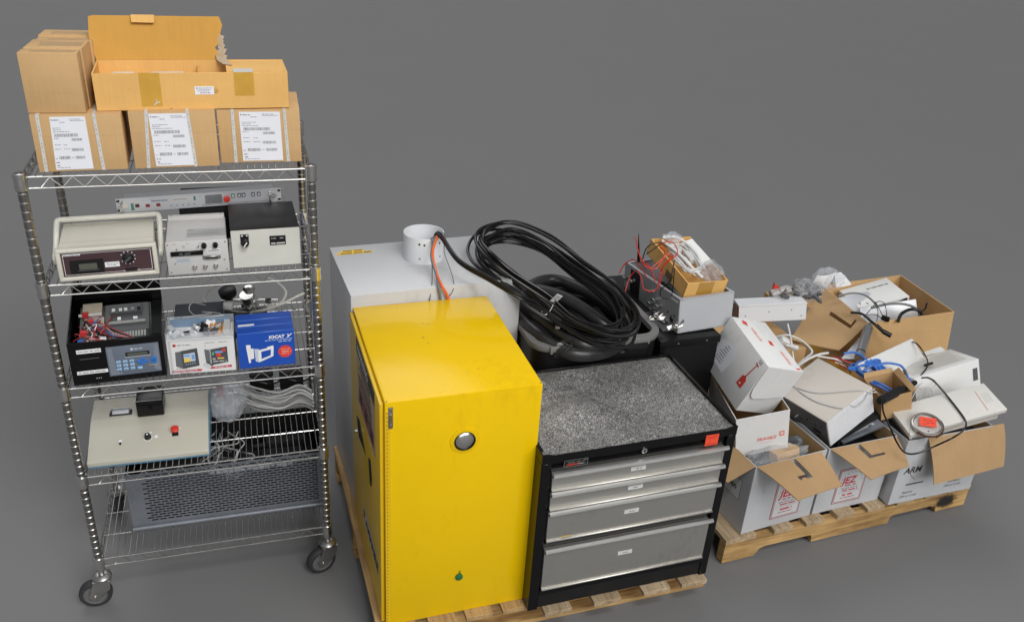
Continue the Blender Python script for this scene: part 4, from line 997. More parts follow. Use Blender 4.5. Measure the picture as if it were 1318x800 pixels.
cc = at(545, 330, 1.019); c_, s_2 = math.cos(-WA), math.sin(-WA); d_ = cc-Vector((WX, WY, 1.019))
CU, CV = c_*d_.x-s_2*d_.y, s_2*d_.x+c_*d_.y
ro_, hc = .0735, .098
k = MB().lathe([(ro_, 0), (ro_, hc), (ro_-.003, hc), (ro_-.003, 0)], (CU, CV, H), (0, 0, 1), 56, 0, closed=True)
for an, z in ((-2.05, .078), (-1.80, .076), (-2.02, .022), (-.95, .075), (-.9, .022)):
    dn = Vector((math.cos(an-WA*.0), math.sin(an), 0)); k.lathe([(.0042, 0), (.004, .0008)], Vector((CU, CV, H+z))+dn*(ro_-.0002), dn, 12, 1 if z > .05 else 2)
k.build('duct_collar', [WHITE, INK, mat('screw_grey', (.35, .35, .36), .35, .6)], we)
wl = MB().tq(.015, .145, .335, .353, H+.0006, 0).tq(.035, .115, .353, .372, H+.0006, 0)
wl.lines(.040, .112, .3585, .009, H+.0009, 1, fill=1.2, face='t').lines(.030, .142, .3395, .009, H+.0009, 1, fill=1.2, face='t'); wl.quad([(.018, .3395, H+.0009), (.025, .3395, H+.0009), (.0215, .349, H+.0009)], 2)
for _ in (0,): pass
wl.build('caution_label', [YSTK, mat('label_ink', (.12, .08, .01), .6), ORG], we)
# wires that hang out of the collar
def hang(name, label, pts, r, m):
    return tag(MB().tube(spline(pts, 8), r, 8).build(name, m), label, 'wire')
rim = lambda an, dz=0, dr=0: WL(CU+(ro_+dr)*math.cos(an), CV+(ro_+dr)*math.sin(an), H+hc+dz)
WM = Matrix.Translation((WX, WY, .1195)) @ Matrix.Rotation(WA, 4, 'Z')
def onv(px, py, v, M_=None):
    M_ = M_ or WM; Mi = M_.inverted(); o_ = Mi @ Vector((0, 0, CH)); d_ = Mi.to_3x3() @ ray(px, py); return M_ @ (o_+d_*((v-o_.y)/d_.y))
hang('orange_wire', 'thick orange wire hanging over the rim of the white duct collar', [rim(-1.15, -.02, -.025), rim(-1.15, .004), at(557, 325, 1.10), at(562, 352, 1.045), at(569, 368, 1.028), onv(576, 381, -.012), onv(581, 398, -.014), onv(583, 420, -.014)], .0048, ORG)
hang('grey_wire', 'grey twin wire hanging over the rim of the white duct collar', [rim(-1.3, -.02, -.025), rim(-1.3, .004), at(555, 330, 1.09), at(562, 355, 1.04), at(564, 368, 1.026), onv(567, 383, -.010), onv(569, 400, -.012), onv(570, 420, -.012)], .0042, mat('slate_wire', (.15, .17, .17), .45))
hang('thin_black_wire', 'thin dark wire hanging in front of the white duct collar', [rim(-1.45, -.02, -.025), rim(-1.45, .003), at(556, 330, 1.085), at(556, 365, 1.023), onv(553, 386, -.006), onv(551, 405, -.008)], .0016, mat('thin_dark', (.06, .075, .07)))
hang('thin_looped_wire', 'hair-thin looped wire drooping right of the white duct collar', [rim(-.5, -.02, -.02), rim(-.5, .003), at(572, 325, 1.10), at(579, 345, 1.05), at(584, 363, 1.023), onv(583, 374, -.004), onv(578, 381, -.008)], .0012, mat('thin_dark', (.06, .075, .07)))

# ------------------------------------------------------------------ black bin with hoses and cable coil
bn = thing('plastic_bin', 'tall black plastic bin with a grey rolled rim full of hoses', 'bin', (.092, 2.615, .1195), .345)
def rrect(w_, d_, r, z, n=6, ox=0, oy=0):
    o = []
    for cx_, cy_, a0 in ((w_-r, r, -90), (w_-r, d_-r, 0), (r, d_-r, 90), (r, r, 180)):
        for k in range(n+1):
            a = R(a0+90*k/n); o.append(Vector((ox+cx_+r*math.cos(a), oy+cy_+r*math.sin(a), z)))
    return o
def rings(mb, R_, m=0, cap=(True, False)):
    V = [[mb.bm.verts.new(p) for p in r] for r in R_]
    for A, B in zip(V, V[1:]):
        for k in range(len(A)):
            f = mb.bm.faces.new((A[k], A[(k+1) % len(A)], B[(k+1) % len(A)], B[k])); f.material_index = m
    if cap[0]: mb.bm.faces.new(V[0][::-1]).material_index = m
    if cap[1]: mb.bm.faces.new(V[-1]).material_index = m
BW, BD, BH = .495, .52, .715
m = MB(); rings(m, [rrect(BW-.06, BD-.06, .06, 0, ox=.03, oy=.03), rrect(BW, BD, .07, BH), rrect(BW-.012, BD-.012, .065, BH, ox=.006, oy=.006), rrect(BW-.07, BD-.07, .055, .02, ox=.035, oy=.035)], 0, (True, True))
m.build('tub', mat('bin_black', (.006, .006, .0065), .42, spec=.3, var=.2), bn)
m = MB(); rings(m, [rrect(BW+.004, BD+.004, .072, BH-.02, ox=-.002, oy=-.002), rrect(BW+.014, BD+.014, .076, BH-.004, ox=-.007, oy=-.007), rrect(BW+.010, BD+.010, .074, BH+.004, ox=-.005, oy=-.005), rrect(BW-.04, BD-.04, .052, BH+.004, ox=.02, oy=.02), rrect(BW-.044, BD-.044, .050, BH-.014, ox=.022, oy=.022)], 0, (False, False))
m.build('rim', CASE, bn)
for x in (.05, .335): MB().box(x, x+.10, -.014, -.004, BH-.022, BH+.007, 0, .003, 2).box(x+.01, x+.09, -.02, -.013, BH-.035, BH-.012, 1, .002).build('latch', [CASE, BLKM], bn)
MB().box(.11, .34, -.0075, -.005, BH-.05, BH-.045, 0).build('moulded_line', DG, bn)
def BL(u, v, z): 
    c, s = math.cos(.345), math.sin(.345); return Vector((.092+c*u-s*v, 2.615+s*u+c*v, z))
# filling under the hoses
o = tag(MB().box(0, BW-.09, 0, BD-.09, 0, .58, 0, .01).build('folded_tarp', BLKM), 'black folded tarp filling the bin under the hoses', 'tarp'); o.location = BL(.045, .045, .142); o.rotation_euler = (0, 0, .345)
def loop(c, a, b, z0, tilt, n=14, ph=0, jit=.006):
    o = []
    for k in range(n):
        t = 2*math.pi*k/n+ph
        x, y = a*math.cos(t), b*math.sin(t)
        o.append((c[0]+x+random.uniform(-jit, jit), c[1]+y+random.uniform(-jit, jit), z0+tilt*x+random.uniform(-jit, jit)))
    return o
random.seed(17)
hz = MB()
def pxl(pts): return [at(*p) for p in pts]
hz.tube(spline(pxl([(672, 408, .84), (694, 432, .835), (720, 450, .82), (752, 456, .815), (790, 448, .80), (812, 430, .80), (800, 405, .81), (765, 385, .83), (720, 378, .845), (688, 386, .85)]), 8, True), .0255, 16, closed=True)
hz.tube(spline(pxl([(672, 390, .875), (697, 410, .872), (726, 431, .855), (758, 445, .84), (796, 438, .82), (806, 414, .83), (782, 392, .86), (748, 372, .885), (712, 360, .90), (684, 368, .90)]), 8, True), .0225, 16, closed=True)
hz.tube(spline(pxl([(686, 375, .90), (712, 378, .905), (742, 392, .89), (772, 414, .86), (792, 428, .83), (780, 434, .82), (745, 422, .835), (710, 400, .86)]), 8, True), .024, 16, closed=True)
hose = tag(hz.build('ribbed_hose', HOSE), 'thick black rubber hoses curled inside the bin', 'hose')
cl2 = MB()
for (a, b, z) in (((718, 446, .822), (724, 451, .815), .030), ((716, 424, .858), (722, 428, .853), .0265)):
    p, q = at(*a), at(*b); cl2.lathe([(z-.001, -.008), (z+.002, -.008), (z+.002, .008), (z-.001, .008)], (p+q)/2, q-p, 24, 0, closed=True)
    cl2.box(-.009, .009, -.006, .006, 0, .012, 1, .001, xf=Matrix.Translation((p+q)/2+Vector((-.006, -.018, z*.75))))
for i, nm in enumerate((1,)): pass
cl2.build('hose_clamp', [GALV, GALV], hose)
cb = MB()
p, q = at(732, 447, .83), at(741, 434, .86)
cb.tube(spline([at(722, 456, .825), at(733, 446, .848), at(743, 427, .872), at(741, 418, .868)], 6), .0035, 8).build('cable_tie', BLK, hose)
# cable coil: strands follow one leaning oval, each with its own wander
random.seed(23)
base = [(611, 318, 1.085), (622, 301, 1.10), (655, 294, 1.10), (700, 312, 1.075), (745, 345, 1.03), (790, 378, .975), (810, 410, .925), (806, 432, .89), (775, 434, .885), (735, 418, .905), (695, 390, .955), (655, 360, 1.02), (625, 338, 1.065)]
cm = MB()
for s_ in range(17):
    sc_ = random.uniform(-.14, .06); dz = random.uniform(-.03, .03); pts = []
    ctr = at(712, 365, .99)
    rx = random.uniform(-.024, .020); ry = random.uniform(-.022, .022)
    for i, b_ in enumerate(base):
        p = at(*b_); p = ctr+(p-ctr)*(1+sc_*(1 if i < 6 else .75)); p += Vector((rx, ry, dz))+Vector((random.uniform(-.008, .008), random.uniform(-.008, .008), random.uniform(-.006, .006)))
        pts.append(p)
    cm.tube(spline(pts, 7, True), .0048 if s_ % 3 else .0058, 9, closed=True)
for k_ in (0, 1):
    e_ = Vector((0, 0, .011*k_))
    cm.tube(spline([rim(-1.0, -.03, -.03), rim(-1.0, .006)+e_, at(590, 337, 1.105)+e_, at(630, 361, 1.075)+e_, at(668, 383, 1.04)+e_, at(690, 393, 1.0)+e_, at(702, 399, .975), at(722, 412, .935)], 8), .0056, 9)
coil = tag(cm.build('cable_coil', BCAB), 'coil of glossy black cable leaning from the bin up against the white enclosure', 'cable coil')
t_a = at(716, 384, .985)
tm = MB().box(-.011, .011, -.0006, .0006, -.024, .024, 0); tm.lines(-.008, .008, .012, .003, -.0009, 1).lines(-.008, .008, .004, .003, -.0009, 1).lines(-.008, .008, -.006, .004, -.0009, 1)
tg_ = tm.xf(Matrix.Translation(t_a) @ Euler((.5, .45, .2)).to_matrix().to_4x4()).build('cable_tag', [WSTK, GINK], coil)
MB().tube(spline([at(700, 398, .962), at(697, 402, .957), at(702, 405, .955), at(708, 400, .962), at(712, 392, .972)], 6), .0013, 6).build('tag_wire', GALV, coil)

# ------------------------------------------------------------------ black cabinet behind, open instrument chassis and its load
bk2 = thing('black_cabinet', 'plain black steel cabinet behind the drawer cabinet, under the open grey instrument', 'cabinet', (.492, 2.782, 0), .354)
c = MB().box(.07, .315, .0, .56, .0, .778, 0, .003, 2); c.box(.065, .32, -.005, .565, .765, .795, 0, .002, 2); c.build('body', mat('cabinet_black', (.006, .006, .0065), .3, spec=.3, var=.25, rvar=.08), bk2)
for x in (.14, .26): MB().lathe([(.004, 0), (.003, .002)], (x, -.005, .78), (0, -1, 0), 10).build('rivet', GALV, bk2)
it = thing('instrument_chassis', 'open grey instrument chassis with connectors on its side panel', 'instrument', (.6248, 2.8683, .8), (-.085, -.0228, .3941))
W, D, H = .2332, .4308, .1371
t_ = .003
b = MB().box(0, W, 0, t_, 0, H, 0, .001).box(W-t_, W, t_, D, 0, H, 0).box(0, W, D-t_, D, 0, H, 0).box(0, W, 0, D, 0, t_, 0)
b.box(-.0, .008, 0, D, H-.004, H, 0).box(W-.012, W, 0, D, H-.003, H, 0).box(0, W, 0, .012, H-.003, H+.0004, 0).box(0, W, D-.012, D, H-.003, H, 0)
b.build('shell', mat('instrument_grey', (.47, .48, .50), .42, .1, var=.03), it)
f = MB().box(-.003, 0, .0, D, 0, H, 0, .0008)
f.lq(.30, .38, .015, H-.012, -.0034, 1); f.lq(.01, .07, H-.020, H-.012, -.0034, 2)
for (yy, z) in ((.05, .05), (.075, .058), (.09, .03), (.028, .06), (.12, .02), (.36, .02)): f.lathe([(.004, 0), (.0035, .002)], (-.003, yy, z), (-1, 0, 0), 10, 3)
f.lq(.035, .06, .028, .045, -.0036, 1)
f.build('side_panel', [mat('panel_grey', (.33, .335, .345), .45, .1, var=.06), BLKM, WSTK, BLK], it)
cn = [(.16, .075), (.13, .06), (.205, .095), (.19, .05), (.345, .085), (.40, .08), (.175, .03), (.14, .03), (.10, .015), (.075, .02)]
for i, (yy, z) in enumerate(cn):
    MB().lathe([(.008, 0), (.008, .004), (.0055, .005), (.0055, .018), (.0035, .019)], (-.003, yy, z), (-1, 0, .2), 14).box(-.026, -.018, yy-.012, yy+.012, z-.003, z+.006, 0, .001).build('coax_connector', GALV if i % 3 else CHROME, it)
MB().box(-.05, -.004, .03, .20, -.002, .012, 0, .003).build('bracket', DG, it)
random.seed(41)
for i, lbl in enumerate(('bent bright metal bracket at the foot of the grey instrument panel', 'second bent metal bracket beside the grey instrument panel')):
    m = MB(); base_ = Vector((0, 0, 0))
    m.plate([(0, 0, 0), (.055, .0, .01), (.06, .02, .012), (.0, .022, .002)], .003).plate([(.0, 0, 0), (.022, -.006, .036), (.04, .01, .04), (.016, .016, .004)], .003).plate([(.03, 0, .01), (.05, -.012, .045), (.058, .006, .04)], .003)
    m.lathe([(.008, 0), (.008, .012), (.005, .013), (.005, .02)], (.03, .01, .012), (0, -.3, 1), 8)
    o = tag(m.build('metal_bracket', CHROME), lbl, 'bracket'); o.location = at(835+26*i, 412+14*i, .84 if i == 0 else .83); o.rotation_euler = (.2, -.1, -.4+.7*i)
px_ = thing('parts_carton', 'open amber carton of cables wedged in the grey instrument chassis', 'carton', (.6285, 2.9093, .9297), (.1979, .0446, .4182))
W, D, H = .1827, .2913, .0635
b = MB().box(0, W, 0, .004, 0, H, 0).box(0, .004, 0, D, 0, H+.004, 0).box(W-.004, W, 0, D, 0, H, 0).box(0, W, D-.004, D, 0, H+.004, 0).box(0, W, 0, D, 0, .004, 0)
b.build('tray', K2, px_)
MB().box(W*.3, W*.68, -.0006, 0, .008, H, 0).build('tape', mat('dark_tape', (.48, .26, .05), .25), px_)
MB().lq(.09, .14, .004, H*.5, -.0006, 0).build('patch_label', mat('smoke_tape', (.16, .10, .04), .25), px_)
PM = Matrix.Translation((.6285, 2.9093, .9297)) @ Euler((.1979, .0446, .4182)).to_matrix().to_4x4()
def pw(*p): return PM @ Vector(p)
m = MB(); random.seed(8)
for i in range(12):
    pts = [pw(.03+.085*a+random.uniform(-.008, .008), .07+.17*b_+random.uniform(-.012, .012), .058+random.uniform(0, .022)) for a, b_ in ((.1, .0), (.05, .4), (.1, .8), (.5, 1.0), (.9, .85), (1.0, .4), (.8, .05), (.4, -.05))]
    m.tube(spline(pts, 6, True), .0034 if i % 2 else .0026, 7, 0 if i % 3 else 1, closed=True)
m.tube(spline([pw(.022, .25, .085), pw(.04, .16, .09), pw(.06, .08, .078), pw(.085, .03, .062)], 8), .006, 10, 0)
m.tube(spline([pw(.03, .265, .09), pw(.09, .25, .095), pw(.125, .17, .085), pw(.12, .08, .066)], 8), .006, 10, 0)
for x_, y_, l_, lb_ in ((.05, .10, .05, 'short grey plug block nearest the front of the amber carton heap'), (.085, .13, .06, 'longest grey plug block among the cords in the amber carton'), (.06, .19, .05, 'grey plug block deepest in the amber carton heap')):
    o = tag(MB().box(0, .025, 0, l_, 0, .028, 0, .003).build('plug_block', LG), lb_, 'plug'); o.matrix_world = PM @ Matrix.Translation((x_, y_, .05))
tag(m.build('white_cord_bundle', [WCAB, GCAB]), 'bundle of white and grey cords heaped in the amber carton', 'cord')
m = MB(); blob(m, (0, 0, 0), .045, .046, .032, sub=5, amp=.38, f=1.8, seed=8)
o = tag(m.build('grey_bag', BAGD, smooth=60), 'grey antistatic bag at the front right of the amber carton', 'bag'); o.location = pw(.135, .055, .066)
m = MB(); blob(m, (0, 0, 0), .03, .03, .018, sub=3, amp=.5, f=2.4, seed=5)
o = tag(m.build('small_clear_bag', BAG, smooth=60), 'small clear bag at the far corner of the amber carton', 'bag'); o.location = pw(.07, .255, .095)
o = tag(MB().box(0, .05, 0, .16, 0, .012, 0, .002).build('white_adapter_plate', WHITEG), 'flat white plate lying along the right wall of the amber carton', 'plate'); o.matrix_world = PM @ Matrix.Translation((.125, .10, .052)) @ Matrix.Rotation(-.4, 4, 'Y')
random.seed(51)
rw = MB()
for pts in ([(818, 305, 1.13), (822, 325, 1.09), (830, 342, 1.06), (845, 345, 1.06), (856, 325, 1.10), (850, 318, 1.12)], [(797, 352, .95), (804, 340, .99), (816, 334, 1.02), (825, 345, 1.03), (833, 357, 1.03)],
            [(804, 378, .88), (810, 358, .93), (820, 348, .97), (826, 360, .96), (829, 372, .94), (842, 374, .93), (850, 362, .97), (855, 340, 1.04), (868, 328, 1.07)], [(832, 338, 1.06), (840, 352, 1.03), (843, 362, 1.0)],
            [(820, 318, 1.11), (826, 334, 1.08), (836, 345, 1.05), (850, 335, 1.07), (862, 326, 1.09), (866, 331, 1.08)], [(846, 372, .94), (850, 350, 1.0), (858, 338, 1.04), (872, 326, 1.08), (866, 312, 1.11), (852, 313, 1.11), (851, 320, 1.10)]):
    rw.tube(spline(pxl(pts), 7), .0022, 6, 0)
tag(rw.build('red_test_lead', mat('red_lead', (.55, .035, .025), .35)), 'red test leads draped over the grey instrument and its amber carton', 'test lead')
rw = MB()
for pts in ([(868, 335, 1.07), (862, 362, 1.0), (851, 372, .95), (851, 382, .925), (862, 384, .92), (866, 372, .95), (868, 345, 1.03)], [(827, 334, 1.05), (833, 318, 1.10), (848, 312, 1.12), (858, 318, 1.10)], [(832, 327, 1.08), (842, 320, 1.1), (850, 314, 1.11)]):
    rw.tube(spline(pxl(pts), 7), .0021, 6, 0)
rw.tube([at(822, 336, 1.035), at(822, 322, 1.085), at(822, 301, 1.155)], lambda t: .0055*(1-t)+.0012, 8)
tag(rw.build('black_test_lead', BCAB), 'black test leads and upright probe at the left of the amber carton', 'test lead')

# ================================================================== RIGHT PALLET
QX, QY, QA = .8634, 2.5238, .389
def QL(u, v, z=0):
    c, s = math.cos(QA), math.sin(QA); return Vector((QX+c*u-s*v, QY+s*u+c*v, z))
p2 = thing('wooden_pallet', 'wooden pallet with notched front board and a burnt black patch under the heap of cartons', 'pallet', (QX, QY, 0), QA, 'wooden pallets on the floor')
L_ = 1.212
def stringer(v0):
    m = MB(); z0, z1 = 0.008, .0975
    pts = [(0, z0), (.145, z0), (.165, z0+.030), (.19, z0+.038), (.395, z0+.038), (.41, z0+.034), (.415, z0), (.80, z0), (.805, z0+.028), (.82, z0+.038), (1.02, z0+.038), (1.045, z0+.03), (1.055, z0), (L_, z0), (L_, z1), (0, z1)]
    m.plate([(a, v0, b) for a, b in pts], -.038)
    return m
for v0 in (0, .48, .96): stringer(v0).build('stringer', W0, p2)
for u0, w_ in ((0, .135), (.215, .088), (.365, .088), (.515, .088), (.665, .088), (.815, .088), (.965, .088), (1.09, .122)):
    m = MB().box(u0, u0+w_, -.004 if u0 else -.001, 1.0, .0978, .1185, 0, .0015)
    for q in (.3, .7): m.lathe([(.003, 0), (.002, .0006)], (u0+w_*q, .012, .1185), (0, 0, 1), 8, 1)
    m.build('deck_board', [WPALE, GUN], p2)
for u0 in (.05, .58, 1.06): MB().box(.0, L_, [.0, .45, .9][[.05, .58, 1.06].index(u0)]+.001, [.0, .45, .9][[.05, .58, 1.06].index(u0)]+.085, 0, .0076, 0).build('bottom_board', W0, p2) if u0 > .1 else None
def soot_mat():
    m = bpy.data.materials.new('soot'); m.use_nodes = True; t = m.node_tree; b = t.nodes['Principled BSDF']
    b.inputs['Base Color'].default_value = (.012, .011, .010, 1); b.inputs['Roughness'].default_value = .9
    c = nd(t, 'TexCoord'); mp = nd(t, 'Mapping'); mp.inputs['Location'].default_value = (-1.095*14, 0, -.055*22); mp.inputs['Scale'].default_value = (14, 0, 22)
    t.links.new(c.outputs['Object'], mp.inputs['Vector'])
    rt = nd(t, 'VectorRotate'); rt.rotation_type = 'Y_AXIS'; rt.inputs['Angle'].default_value = .5
    t.links.new(mp.outputs[0], rt.inputs['Vector'])
    ln = nd(t, 'VectorMath'); ln.operation = 'LENGTH'; t.links.new(rt.outputs[0], ln.inputs[0])
    n = nd(t, 'TexNoise'); n.inputs['Scale'].default_value = 55; n.inputs['Detail'].default_value = 5; t.links.new(c.outputs['Object'], n.inputs['Vector'])
    ad = nd(t, 'Math'); ad.operation = 'MULTIPLY_ADD'; ad.inputs[1].default_value = .9; t.links.new(n.outputs['Fac'], ad.inputs[0]); t.links.new(ln.outputs['Value'], ad.inputs[2])
    mr = nd(t, 'MapRange'); mr.inputs['From Min'].default_value = 1.30; mr.inputs['From Max'].default_value = .88; t.links.new(ad.outputs[0], mr.inputs['Value'])
    t.links.new(mr.outputs[0], b.inputs['Alpha']); return m
MB().fq(1.01, 1.19, .009, .097, -.0006, 0).build('burn_mark', soot_mat(), p2)

def jaglabel(mb, x0, x1, z0, z1, lean=0):
    """maroon framed wine label, lettering in red"""
    y = -.0006; w_ = x1-x0; h = z1-z0
    mb.fq(x0, x1, z0, z1, y, 1); mb.fq(x0+.004, x1-.004, z0+.004, z1-.004, y-.0003, 2); mb.fq(x0+.0065, x1-.0065, z0+.0065, z1-.0065, y-.0006, 1); mb.fq(x0+.009, x1-.009, z0+.009, z1-.009, y-.0009, 3)
    y -= .0012
    mb.text('JEZ', h*.27, (x0+w_*.18, y, z0+h*.56), m=4, bold=.0016, shear=.12)
    for k in range(11):
        a = R(200-k*20); mb.disc((x0+w_*.5+w_*.36*math.cos(a), y, z0+h*.62+h*.26*math.sin(a)), (0, -1, 0), .0028, 5, 8)
    for zz, c, hh, a, b in ((.48, 6, .006, .3, .7), (.41, 5, .004, .2, .8), (.34, 4, .006, .25, .8), (.30, 5, .0015, .1, .9), (.2, 4, .008, .3, .72), (.13, 6, .004, .25, .75)): mb.lines(x0+w_*a, x0+w_*b, z0+h*zz, hh, y, c)
LABM = [KW, MINK, mat('label_cream', (.70, .68, .66), .6), mat('label_grey', (.60, .61, .62), .6), mat('label_red', (.55, .05, .07), .5), GINK, mat('label_maroon', (.38, .10, .12), .5)]
def wine_carton(label, x, y, yaw, W, D, H, flaps, printed, extra=None):
    t = thing('flap_carton', label, 'carton', (x, y, .1195), yaw, 'open white cartons along the front of the right pallet')
    k = .004
    b = MB().box(0, W, 0, k, 0, H, 0, .001).box(0, k, k, D, 0, H, 0).box(W-k, W, k, D, 0, H, 0).box(k, W-k, D-k, D, 0, H, 0).box(k, W-k, k, D-k, 0, k, 1)
    KG = mat('shaded_white_board', (.50, .51, .525), .5, var=.05, vscale=6, bump=.15, bscale=90, wave=.1, grime=.35, gcol=(.22, .21, .20))  # white board greyed in its base colour for shade low under the flaps
    for q in ((k+.0005, W-k-.0005, D-k-.0006, H), ): b.fq(k, W-k, k, H-.001, D-k-.0006, 1)
    b.rq(k, D-k, k, H-.001, k+.0006, 1); b.lq(k, D-k, k, H-.001, W-k-.0006, 1)
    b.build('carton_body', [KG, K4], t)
    if printed:
        lb = MB(); jaglabel(lb, *printed); lb.build('wine_label', LABM, t)
    for f in flaps:
        m = MB(); m.patch(*f['c'], .0035, 0, n=f.get('n', 14), sag=f.get('sag', 0), holes=f.get('holes')); m.build('flap', [FLAP], t)
        if 'mark' in f:
            MB().plate(f['mark'], .001, 0).build('torn_edge', mat('torn_edge', (.33, .22, .12), .8), t)
    return t
H1 = .316
def jcut(u, v, u0=.46, s=1):   # torn hand-hole, J shaped
    return (u0 < u < u0+.085 and .04 < v < .60) or (u0-.16 < u <= u0+.02 and .50 < v < .60+.02*math.sin(u*40)) if s > 0 else (u0 < u < u0+.075 and .02 < v < .50) or (u0 < u < u0+.30 and .42 < v < .50)
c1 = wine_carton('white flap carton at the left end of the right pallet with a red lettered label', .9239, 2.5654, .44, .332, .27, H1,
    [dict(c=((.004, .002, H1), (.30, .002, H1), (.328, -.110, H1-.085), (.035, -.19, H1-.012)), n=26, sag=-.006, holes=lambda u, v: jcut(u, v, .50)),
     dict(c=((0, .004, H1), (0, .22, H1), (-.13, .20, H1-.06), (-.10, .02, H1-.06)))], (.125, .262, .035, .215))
sd = MB(); sd.lq(.05, .17, .125, .215, -.0006, 1); sd.lq(.052, .168, .127, .213, -.0009, 0); sd.text('Flaven', .036, (-.0012, .165, .16), 'l', 1, bold=.0008); sd.text('&', .05, (-.0006, .10, .235), 'l', 1, bold=.001)
sd.build('side_print', [mat('side_white', (.66, .66, .65), .6), INK], c1)
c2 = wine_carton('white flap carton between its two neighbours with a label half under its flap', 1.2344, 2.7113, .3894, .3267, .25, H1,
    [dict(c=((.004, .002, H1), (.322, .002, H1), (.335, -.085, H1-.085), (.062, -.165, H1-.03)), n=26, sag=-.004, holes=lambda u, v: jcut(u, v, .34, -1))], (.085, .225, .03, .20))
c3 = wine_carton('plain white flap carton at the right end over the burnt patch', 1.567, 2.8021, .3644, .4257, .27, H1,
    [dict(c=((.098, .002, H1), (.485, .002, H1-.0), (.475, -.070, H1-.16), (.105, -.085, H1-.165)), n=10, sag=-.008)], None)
MB().tube(spline([(.055, -.0005, .17), (.07, -.001, .14), (.10, -.0005, .11)], 5), .0012, 5).build('scratch', mat('torn_edge', (.33, .22, .12), .8), c3)
y = -.0006
MB().text('ARM', .042, (.030, y, .150), m=0, bold=.001, shear=.15).build('lettering', INK, c3); MB().fq(.06, .15, .088, .094, y, 0).build('printed_bar', INK, c3)
for tx, sz, x_, z_ in (('Reserve', .016, .055, .046), ('(750 ml 12 btl)', .0145, .046, .026), ('Red Blend', .016, .285, .058), ('(750 ml 12 btl)', .0145, .272, .038)):
    MB().text(tx, sz, (x_, y, z_), m=0, shear=.2).build('lettering', INK, c3)

# unseen-floor supports: packed cartons behind the front row
def sup(label, u0, u1, v0, v1, z1, z0=.1195, m=K4, yaw=QA):
    t = thing('packing_carton', label, 'carton', QL(u0, v0, z0), yaw)
    MB().box(0, u1-u0, 0, v1-v0, 0, z1-z0, 0, .002, 1).build('carton_body', m, t)
    MB().box((u1-u0)*.46, (u1-u0)*.54, .0, v1-v0, z1-z0+.0002, z1-z0+.0008).build('tape', TAPE, t); return t
sup('closed kraft carton at the back left of the right pallet under the slim white unit', .06, .74, .62, 1.0, .50)
sup('closed kraft carton at the back right of the right pallet under the open brown box', .80, 1.26, .50, 1.02, .318)
sup('low kraft carton in the middle of the right pallet under the blue cable', .42, .79, .33, .60, .40)
sup('kraft carton at the right of the pallet behind the plain white flap carton', .82, 1.20, .30, .485, .36)

# contents of the first carton
def C1(u, v, z):
    c, s = math.cos(.44), math.sin(.44); return Vector((.9239+c*u-s*v, 2.5654+s*u+c*v, .1195+z))
lw = thing('inner_carton', 'small open white carton printed in red standing in the left flap carton', 'carton', (.8761, 2.6739, .3936), (.0657, -.1929, .1662))
W, D, H = .2046, .30, .1839; k = .003
b = MB().box(0, W, 0, k, 0, H, 0, .001).box(0, k, k, D, 0, H, 0).box(W-k, W, k, D, 0, H, 0).box(k, W-k, D-k, D, 0, H, 0).box(k, W-k, k, D-k, 0, k, 1)
b.lq(k, D-k, k, H-.001, W-k-.0005, 1).fq(k, W-k, k, H-.001, D-k-.0006, 1); b.build('carton_body', [KW, K1], lw)
MB().text('FRAGILE', .020, (.082, -.0006, .060), m=0, bold=.0008, shear=.1).build('lettering', LRINK, lw)
MB().fq(.168, .188, .066, .09, -.0006, 0).disc((.178, -.0012, .079), (0, -1, 0), .006, 1, 12).build('red_mark', [LRINK, KW], lw)
MB().fq(.09, .14, .048, .0492, -.0006, 0).build('underline', LRINK, lw)
m = MB(); blob(m, (0, 0, 0), .13, .05, .040, sub=5, amp=.4, f=1.7, seed=12)
o = tag(m.build('plastic_bag', BAGD, smooth=70), 'thin clear bag lying across the front of the left flap carton', 'bag'); o.location = C1(.13, .05, .285); o.rotation_euler = (0, 0, .5)
m = MB().tube(spline([C1(.235, .10, .245), C1(.25, .09, .275), C1(.275, .09, .30), C1(.27, .10, .31), C1(.25, .12, .29)], 6), .016, 12)
tag(m.build('grey_sleeve', mat('sleeve_grey', (.10, .11, .12), .3, alpha=.8)), 'bent grey plastic sleeve in the left flap carton beside the white inner carton', 'sleeve')
o = tag(MB().box(0, .11, 0, .05, 0, .05, 0, .003).fq(.02, .09, .02, .021, -.0005, 1).build('small_carton', [K2, K4]), 'small amber carton block lying in the mouth of the left flap carton', 'carton'); o.location = C1(.135, .03, .262); o.rotation_euler = (-.25, -.05, .5)
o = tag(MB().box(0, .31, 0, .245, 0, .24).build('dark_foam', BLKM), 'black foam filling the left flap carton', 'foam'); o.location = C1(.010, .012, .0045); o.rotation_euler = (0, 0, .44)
m = MB(); random.seed(61)
for i in range(5): m.tube(spline([C1(.05+random.uniform(-.03, .05), .03+.03*random.random(), .262+.02*random.random()) for _ in range(5)], 6), .004, 7, 0)
tag(m.build('cord_bundle', BCAB), 'black cords bundled at the left of the left flap carton', 'cord')
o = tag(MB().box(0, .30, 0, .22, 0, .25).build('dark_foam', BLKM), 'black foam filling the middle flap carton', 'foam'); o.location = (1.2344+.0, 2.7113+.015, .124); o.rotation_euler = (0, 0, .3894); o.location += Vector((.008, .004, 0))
o = tag(MB().box(0, .40, 0, .24, 0, .26).build('dark_foam', BLKM), 'black foam filling the right flap carton', 'foam'); o.location = Vector((1.567, 2.8021, .124))+Vector((.006, .018, 0)); o.rotation_euler = (0, 0, .3644)

